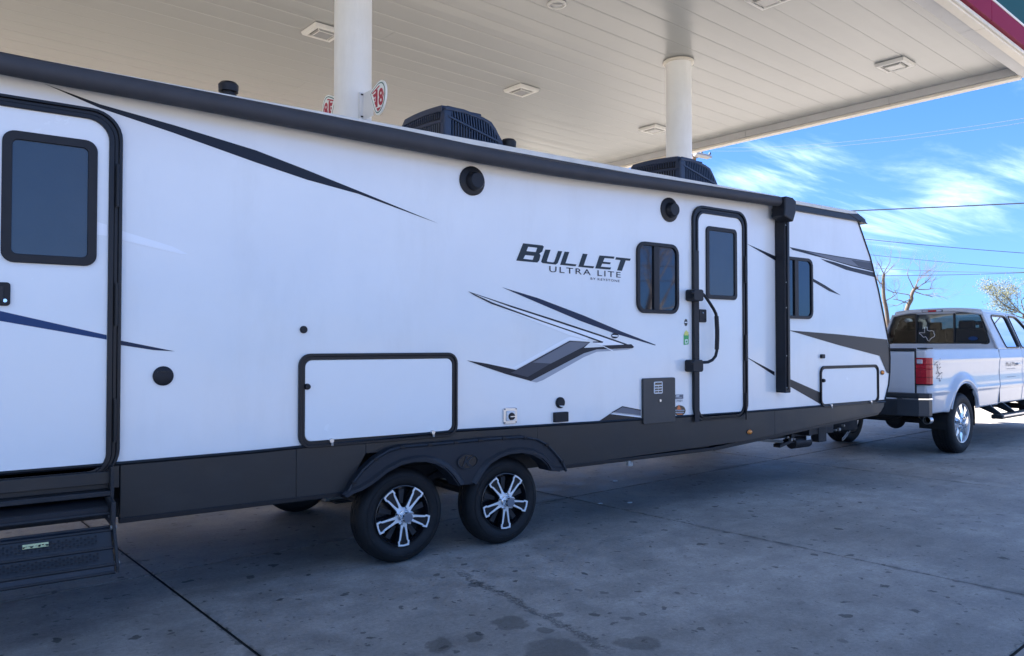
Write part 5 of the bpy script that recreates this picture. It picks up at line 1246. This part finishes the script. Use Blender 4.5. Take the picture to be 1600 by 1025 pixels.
# 4x4 decal, lettering on the door
def side_text(name, txt, l0, l1, z0, z1, m, off=.016, **k):
    return text_fit(name, txt, lambda s, t: TM @ Vector((l0+(l1-l0)*s, side_w(l0+(l1-l0)*s, z0+(z1-z0)*t)-off, z0+(z1-z0)*t)), m, tk, **k)
for (l0, z0, h_, w_, nm) in ((-1.04, 1.325, .115, .19, '4'), (-.98, 1.235, .085, .16, 'x'), (-.955, 1.125, .115, .19, '4')):
    side_text('decal_number_back', nm, l0-.008, l0+w_+.016, z0-.008, z0+h_+.008, 'decal_midgrey', off=.0135, bold=.03, shear=.25)
    side_text('decal_number', nm, l0+.008, l0+w_-.002, z0+.006, z0+h_-.004, 'truck_white', off=.0165, bold=.004, shear=.25)
side_text('door_lettering', 'Mud Man', 1.84, 2.36, 1.285, 1.355, 'decal_grey', off=.015)
for z0 in (1.235, 1.10): side_text('door_lettering_line', '---- -----' if z0 > 1.2 else '--- ----', 1.90, 2.30, z0, z0+.016, 'decal_soft', off=.015)
TB().box(1.558, 1.563, .0, .05, .7, 1.56).build('cab_seam', 'truck_dark', tk)
def truck_wheel(c, flip=False):
    r = .455
    s = 1
    prof = [(.29,.06),(.30,.012),(.33,.0),(.38,-.006),(.42,.004),(.440,.02),(.452,.045),(r,.07),(r,.10),(.443,.102),(.443,.112),(r,.114),(r,.145),(.443,.147),(.443,.157),(r,.159),(r,.19),(.443,.192),(.443,.202),(r,.204),(r,.235),(.450,.26),(.43,.29),(.38,.305),(.31,.29),(.29,.24)]
    wh = MB().lathe([(.0,.075),(.14,.07),(.20,.09),(.262,.12),(.275,.05),(.288,.008),(.298,.006),(.302,.02),(.29,.06),(.285,.28),(.0,.28)], (0,0,0), 'y', 48).build('wheel', 'silver', None, smooth=True)
    MB().lathe(prof, (0,0,0), 'y', 72, closed=True).build('tyre', 'rubber', wh, smooth=True, angle=50)
    # tread blocks at both shoulders
    for k in range(48):
        a = 2*math.pi*k/48; b = MB(); b.T = Matrix.Rotation(-a, 4, 'Y'); b.box(.438, .458, .045, .085, -.019, .019); b.box(.438, .458, .222, .262, -.010, .028); 
        if k == 0: tb = MB()
        for v in b.v: tb.v.append(v)
        tb.f += [tuple(i_+len(tb.v)-len(b.v) for i_ in f) for f in b.f]
    tb.build('tread_blocks', 'rubber', wh, kind='stuff')
    for k in range(8):
        a = R(45*k+10); b = MB(); b.T = Matrix.Rotation(-a, 4, 'Y')
        b.add([(.075,-.0,-.030),(.075,-.0,.030),(.16,.012,.022),(.16,.012,-.022),(.285,.018,.062),(.285,.018,-.062),(.285,.06,.055),(.285,.06,-.055),(.075,.06,.03),(.075,.06,-.03)],
              [(0,1,2,3),(3,2,4,5),(5,4,6,7),(7,6,8,9),(0,3,5,7,9),(1,8,6,4,2),(0,9,8,1)])
        b.build('spoke', 'chrome', wh, bevel=.004)
        a2 = a+R(22.5); MB().lathe([(0,-.03),(.011,-.03),(.014,-.01),(.014,0)], (.085*math.cos(a2), .0, .085*math.sin(a2)), 'y', 8).build('lug_nut', 'chrome', wh, smooth=True)
    MB().lathe([(.105,.06),(.105,.002),(.095,-.004),(.062,-.006),(.060,-.045),(.052,-.055),(0,-.056)], (0,0,0), 'y', 32).build('hub_cap', 'chrome', wh, smooth=True)
    return wh
tw = truck_wheel((0,0,0))
for k, (l, w, rz) in enumerate(((0, .0, 0), (FA, .0, 0), (0, WD-.0, math.pi), (FA, WD-.0, math.pi))):
    o = tw if k == 0 else dup_tree(tw)
    P = TM @ Vector((l, w, .455)); o.location = P; o.rotation_euler = (0, 0, TT+rz); o.parent = tk; o.matrix_parent_inverse = world_of(tk).inverted()

# ------------------------------------------------------------------ trees, poles, wires
def grow(mb, p, d, length, r, depth, rng, spread=.6, tips=None, sides=5, curl=.25, grav=0.0):
    n = 4; path = [p.copy()]; rad = [r]; dd = d.normalized()
    for k in range(n):
        dd = (dd+Vector((rng.uniform(-1,1), rng.uniform(-1,1), rng.uniform(-.6,.8)+grav))*curl*.5).normalized()
        p = p+dd*length/n; path.append(p.copy()); rad.append(r*(1-.42*(k+1)/n))
    mb.tube(path, rad, sides, caps=False)
    if tips is not None and depth <= 1: tips += path[1:]
    if depth == 0: return
    nb = rng.choice((2, 3, 3)) if depth > 2 else 4
    for k in range(nb):
        i = rng.randint(2, n); a = Vector((rng.uniform(-1,1), rng.uniform(-1,1), rng.uniform(-.5,1))).normalized()
        grow(mb, path[i], (dd+a*spread*rng.uniform(.6,1.4)).normalized(), length*rng.uniform(.6,.85), rad[i]*rng.uniform(.5,.72), depth-1, rng, spread, tips, max(3, sides-1), curl, grav)
def tree(name, label, base, trunk_pts, trunk_r, limbs, seed, depth=4, leaf=None, stub=True, group=None, blen=1.6, br=.05, nleaf=7, lsize=.09, spread=.7, grav=0):
    rng = random.Random(seed); t = thing(name, label, 'tree', base, 0, group)
    MB().tube(catmull([Vector(p) for p in trunk_pts], 4), [trunk_r*(1-.45*i/(4*(len(trunk_pts)-1))) for i in range(4*(len(trunk_pts)-1)+1)], 9).build('trunk', 'bark', t, smooth=True, angle=70)
    mb = MB(); tips = []
    for (p, d) in limbs: grow(mb, Vector(p), Vector(d), blen, br, depth, rng, spread, tips, 5, .5, grav)
    mb.build('branches', 'twig_bark', t)
    if leaf:
        mb = MB(); vs = []; fs = []
        for p in tips:
            for k in range(nleaf):
                c = p+Vector((rng.gauss(0,.13), rng.gauss(0,.13), rng.gauss(0,.13))); a = Vector((rng.uniform(-1,1), rng.uniform(-1,1), rng.uniform(-1,1))).normalized(); b = a.orthogonal().normalized()
                s = lsize*rng.uniform(.5,1.3); o = len(vs); vs += [c-a*s, c+b*s*.45, c+a*s, c-b*s*.45]; fs.append((o, o+1, o+2, o+3))
        mb.add(vs, fs); mb.build('crown', leaf, t)
    return t
def PDp(u, v, dep): return tuple(PD(u, v, dep))
def gb(u, dep): p = PD(u, 500, dep); return (p.x, p.y, 0)
D1 = 46
lim = lambda u, v, du, dv, dep: (PDp(u, v, dep), tuple((PD(u+du, v+dv, dep)-PD(u, v, dep)).normalized()))
tree('bare_tree', 'bare pollarded tree with twisted trunk above the middle of the truck roof', gb(1412, D1),
     [gb(1412, D1), PDp(1412, 520, D1), PDp(1417, 483, D1), PDp(1424, 468, D1), PDp(1424, 462, D1), PDp(1428, 453, D1), PDp(1434, 449, D1)], .145,
     [lim(1428, 452, -10, -20, D1), lim(1428, 452, 2, -24, D1), lim(1433, 450, 14, -12, D1), lim(1430, 456, 14, 6, D1), lim(1424, 462, -18, -6, D1), lim(1424, 466, -14, 8, D1), lim(1430, 452, 10, -22, D1), lim(1434, 452, 18, 0, D1), lim(1420, 474, -14, -4, D1)], 11, depth=5, blen=1.05, br=.034, spread=.85, grav=-.03)
tree('bare_tree', 'bare forked tree hidden partly behind the trailer nose', gb(1386, D1),
     [gb(1388, D1), PDp(1388, 520, D1), PDp(1385, 485, D1), PDp(1381, 465, D1), PDp(1380, 440, D1), PDp(1381, 428, D1)], .14,
     [lim(1381, 428, -8, -16, D1), lim(1381, 430, 10, -12, D1), lim(1380, 446, -14, -16, D1), lim(1381, 429, 3, -20, D1), lim(1376, 448, -5, -16, D1), lim(1384, 470, 10, -6, D1)], 5, depth=5, blen=.85, br=.032, spread=.8)
D2 = 42
tree('budding_tree', 'tree with pale yellow green spring leaves at the right edge above the truck', gb(1615, D2),
     [gb(1620, D2), PDp(1618, 540, D2), PDp(1610, 510, D2), PDp(1600, 492, D2)], .20,
     [lim(1606, 500, -34, -10, D2), lim(1602, 494, -26, -24, D2), lim(1604, 496, -8, -34, D2), lim(1602, 492, -34, -14, D2), lim(1608, 502, -36, 2, D2), lim(1588, 488, -30, 2, D2), lim(1585, 484, -26, -8, D2), lim(1610, 500, 16, -24, D2), lim(1612, 504, 26, -10, D2)], 23, depth=4, leaf='spring_leaf', blen=.95, br=.04, nleaf=1, lsize=.045, spread=.62)
for k, (u, dep, sd_) in enumerate(((1500, 95, 3), (1640, 80, 4))):
    b0 = gb(u, dep); x, y, _ = b0
    tree('bare_tree', ('small far bare tree low over the truck roof', 'far bare tree beyond the right edge of the photo')[k], b0, [b0, (x, y, 1.2), (x+.1, y, 2.2)], .2, [((x+.1, y, 2.0), (.3*math.cos(a), .3*math.sin(a), 1)) for a in (0, 2, 4)], sd_, depth=3, blen=1.0, br=.06)
# behind the camera: bare trees and a leafy hedge tree whose images stand in the trailer windows
bt = [((13, -13, 0), 31, 'bare tree across the lot reflected in the trailer window'), ((18.5, -15, 0), 32, 'tall bare tree at the lot edge behind the photographer'), ((27, -16, 0), 33, 'wide bare tree far along the lot edge behind the photographer')]
for (x, y, _), sd_, lb in bt:
    tree('bare_tree', lb, (x, y, 0), [(x, y, 0), (x+.1, y, 1.5), (x-.1, y+.1, 3.0)], .24, [((x, y, 2.4+.2*k), (math.cos(k*2.1), math.sin(k*2.1), .9)) for k in range(5)], sd_, depth=4, blen=2.2, br=.10, spread=.7)
for (x, y, sd_) in ((9, -19, 41), (15.5, -19.5, 42), (23, -20, 43)):
    tree('evergreen_shrub', {41: 'dark leafy shrub nearest the street behind the photographer', 42: 'dark leafy shrub between the bare trees behind the photographer', 43: 'dark leafy shrub farthest along the street behind the photographer'}[sd_], (x, y, 0), [(x, y, 0), (x, y, .5), (x, y, 1)], .12, [((x, y, .5+.1*k), (math.cos(k*1.3), math.sin(k*1.3), .5)) for k in range(6)], sd_, depth=3, leaf='dark_leaf', blen=1.1, br=.05, nleaf=9, lsize=.16)

def pole(base, h, label, armdir, arms=1, transformer=False):
    t = thing('utility_pole', label, 'utility pole', base)
    x, y, _ = base; a = Vector(armdir).normalized()
    MB().tube([(x, y, 0), (x, y, h)], [.15, .10], 10).build('pole_shaft', 'pole_wood', t, smooth=True)
    ends = []
    for k in range(arms):
        z = h-.4-.9*k; MB().obox((x, y, z), a*1.15, a.cross(Vector((0,0,1)))*.05, (0,0,.06)).build('crossarm', 'galvanized', t)
        for s in (-1.05, -.5, .5, 1.05):
            c = Vector((x, y, z))+a*s; MB().lathe([(.02,.06),(.02,.12),(.07,.13),(.05,.2),(.03,.25),(0,.26)], c, 'z', 10).build('insulator', 'dark_steel', t, smooth=True); ends.append(c+Vector((0,0,.26)))
    if transformer: MB().lathe([(0,h-2.4),(.22,h-2.4),(.24,h-2.2),(.24,h-1.6),(.2,h-1.5),(0,h-1.45)], (x+.1, y-.33, 0), 'z', 18).build('transformer', 'galvanized', t, smooth=True)
    return t, ends
pb = PD(1086, 500, 40); ph = PD(1086, 240, 40).z
lat = RT*1.0
pl, ends = pole((pb.x, pb.y, 0), ph+.38, 'utility pole mostly hidden behind the farther canopy column', tuple(lat*1.0+FW*.5), 1)
cc = PD(1096, 243, 39.8); MB().lathe([(0,-.55),(.13,-.5),(.13,.5),(0,.55)], cc, 'x', 14).build('transformer', 'galvanized', pl, smooth=True)
MB().tube([PD(1080, 250, 39.9), PD(1092, 245, 39.9)], .03, 5).build('brace', 'pole_wood', pl)
def wire(a, b, sag, label, m='wire_black', r=.012, grp='overhead wires crossing the sky'):
    a = Vector(a); b = Vector(b); pts = [a.lerp(b, k/24)+Vector((0, 0, -4*sag*(k/24)*(1-k/24))) for k in range(25)]
    # run the wire on past both ends in a straight line is not needed: it reaches the next pole
    o = MB().tube(pts, r, 6).build('overhead_wire', m); tag(o, label, 'wire', grp)
def wpx(u0, v0, u1, v1, dep0, dep1, sag, label, **k):
    # extend to a pole left (hidden by the trailer) and one beyond the right edge
    A = PD(u0, v0, dep0); Bv = PD(u1, v1, dep1); d = Bv-A
    wire(A-d*.35, Bv+d*1.6, sag, label, **k)
wpx(1318, 329, 1600, 315, 26, 24, .05, 'thickest dark overhead wire, highest of those meeting the trailer nose', r=.020)
wpx(1352, 370, 1600, 386, 48, 44, .35, 'thin overhead wire sloping down to the right just below the thick one', r=.020)
wpx(1360, 394.5, 1600, 410, 48, 44, .35, 'thin overhead wire, middle one sloping down to the right', r=.014)
wpx(1366, 411, 1600, 404, 48, 42, .75, 'sagging overhead wire crossing its neighbour above the truck', r=.014)
wpx(1390, 428, 1600, 419, 46, 42, .25, 'lowest overhead wire, just above the bare tree', r=.018)
for k, (v0, v1) in enumerate(((231, 142.5), (236, 149))):
    A = PD(1112, v0, 40); B_ = PD(1600, v1, 25); d = B_-A
    wire(A, B_+d*.8, .9, ('upper of the two pale wires rising to the canopy corner', 'lower of the two pale wires rising to the canopy corner')[k], m='wire_pale', r=.0065, grp='pale wires running from the pole beside the column')
# street wires behind the camera
pA, eA = pole((4, -17, 0), 9.5, 'utility pole behind the photographer, nearer one', (0, 1, 0)); pB, eB = pole((36, -19, 0), 9.5, 'utility pole behind the photographer, farther one', (0, 1, 0))
for k, (a, b) in enumerate(zip(eA, eB)):
    wire(a, b, .7, ('street wire behind the photographer, first on the crossarm', 'street wire behind the photographer, second on the crossarm', 'street wire behind the photographer, third on the crossarm', 'street wire behind the photographer, last on the crossarm')[k], r=.016, grp='street wires behind the photographer')
for k, z in enumerate((7.2, 6.2, 5.4)): wire((4, -17, z), (36, -19, z), .6, ('cable under the crossarms behind the photographer, top', 'cable under the crossarms behind the photographer, middle', 'cable under the crossarms behind the photographer, lowest')[k], r=.02, grp='street wires behind the photographer')

# scraps of litter on the concrete
for k, (u, v, lb) in enumerate(((984, 785.5, 'small white paper scrap beside the joint, right of the wheels'), (938, 787, 'torn white scrap on the concrete nearest the wheels'), (961, 752, 'tiny pale scrap in the shade just under the trailer edge'))):
    p = PZ(u, v, .003); mb = MB(); rg = random.Random(k)
    pts = [(p.x+.035*math.cos(a)*rg.uniform(.5, 1.2), p.y+.022*math.sin(a)*rg.uniform(.5, 1.2)) for a in [i*math.pi/4 for i in range(8)]]
    o = mb.prism(pts, .003, .008, 'z').build('paper_scrap', 'white_plastic'); tag(o, lb, 'litter', 'paper scraps on the concrete')

# ------------------------------------------------------------------ unseen pump islands, pumps and shop, added to darken the ground under the trailer
mat('kerb_paint', (.55, .50, .12), .6, var=.15, vscale=5); mat('added_pump_white', (.62, .62, .60), .4, var=.05, vscale=4); mat('added_shop_wall', (.42, .38, .32), .8, var=.1, vscale=1)
for pc, lb in ((4.206, 'unseen fuel pump added beside the nearer canopy column to block light'), (10.101, 'unseen fuel pump added beside the farther canopy column to block light')):
    t = thing('added_fuel_pump', lb, 'fuel pump', pq(pc+.62, 7.62, .15), TH, 'unseen fuel pumps added behind the trailer to block light')  # pump added out of sight to block light from the far side
    def pb_(p0, p1, q0, q1, z0, z1, nm, m, par=t, bv=.01):
        mb = MB(); cprism(mb, (p0, p1, q0, q1), z0, z1); return mb.build(nm, m, par, bevel=bv)
    i_ = thing('added_pump_island', 'unseen kerb island, added to block light, round the ' + ('nearer' if pc < 5 else 'farther') + ' canopy column', 'kerb', pq(pc, 7.6, 0), TH, 'unseen pump islands added behind the trailer to block light')  # unseen kerb, added to cut the light reaching under the trailer
    pb_(pc-.40, pc+1.4, 7.36, 8.0, .003, .15, 'kerb', 'concrete', i_, .03)
    pb_(pc+.28, pc+.98, 7.42, 7.86, .152, 1.25, 'cabinet', 'added_pump_white'); pb_(pc+.28, pc+.98, 7.42, 7.86, 1.253, 2.2, 'head', 'fascia_red')
    pb_(pc+.40, pc+.86, 7.405, 7.417, 1.4, 1.8, 'screen', 'window_glass', bv=0)
    a0 = pq(pc+.95, 7.40, 1.5); pt = [a0, a0+Vector((.10, -.05, -.5)), a0+Vector((.12, -.06, -.95)), a0+Vector((.05, -.05, -1.1)), a0+Vector((0, -.03, -.5)), a0+Vector((0, -.02, -.2))]
    MB().tube(catmull(pt, 5), .014, 7).build('hose', 'rubber', t, smooth=True); MB().box(a0.x-.03, a0.x+.03, a0.y-.06, a0.y, 1.2, 1.42).build('nozzle', 'black_plastic', t, bevel=.01)
sh = thing('added_station_shop', 'unseen low tan shop building added across the lot to block low light', 'building', pq(2, 29, 0), TH)  # unseen building, added to hold back low light from beyond the canopy
mb = MB(); cprism(mb, (-22, 22, 25, 37), .0, 4.4); mb.build('wall', 'added_shop_wall', sh)
mb = MB(); cprism(mb, (-22.3, 22.3, 24.6, 37.3), 4.403, 4.9); mb.build('roof_band', 'fascia_red', sh)
for k in range(9):
    mb = MB(); cprism(mb, (-16+k*3.2, -13.2+k*3.2, 24.93, 24.997), .5, 2.9); w_ = mb.build('window', 'window_glass', sh)
    mb = MB(); cprism(mb, (-16.06+k*3.2, -13.14+k*3.2, 24.90, 24.996), .40, .497); mb.build('sill', 'canopy_trim', w_)
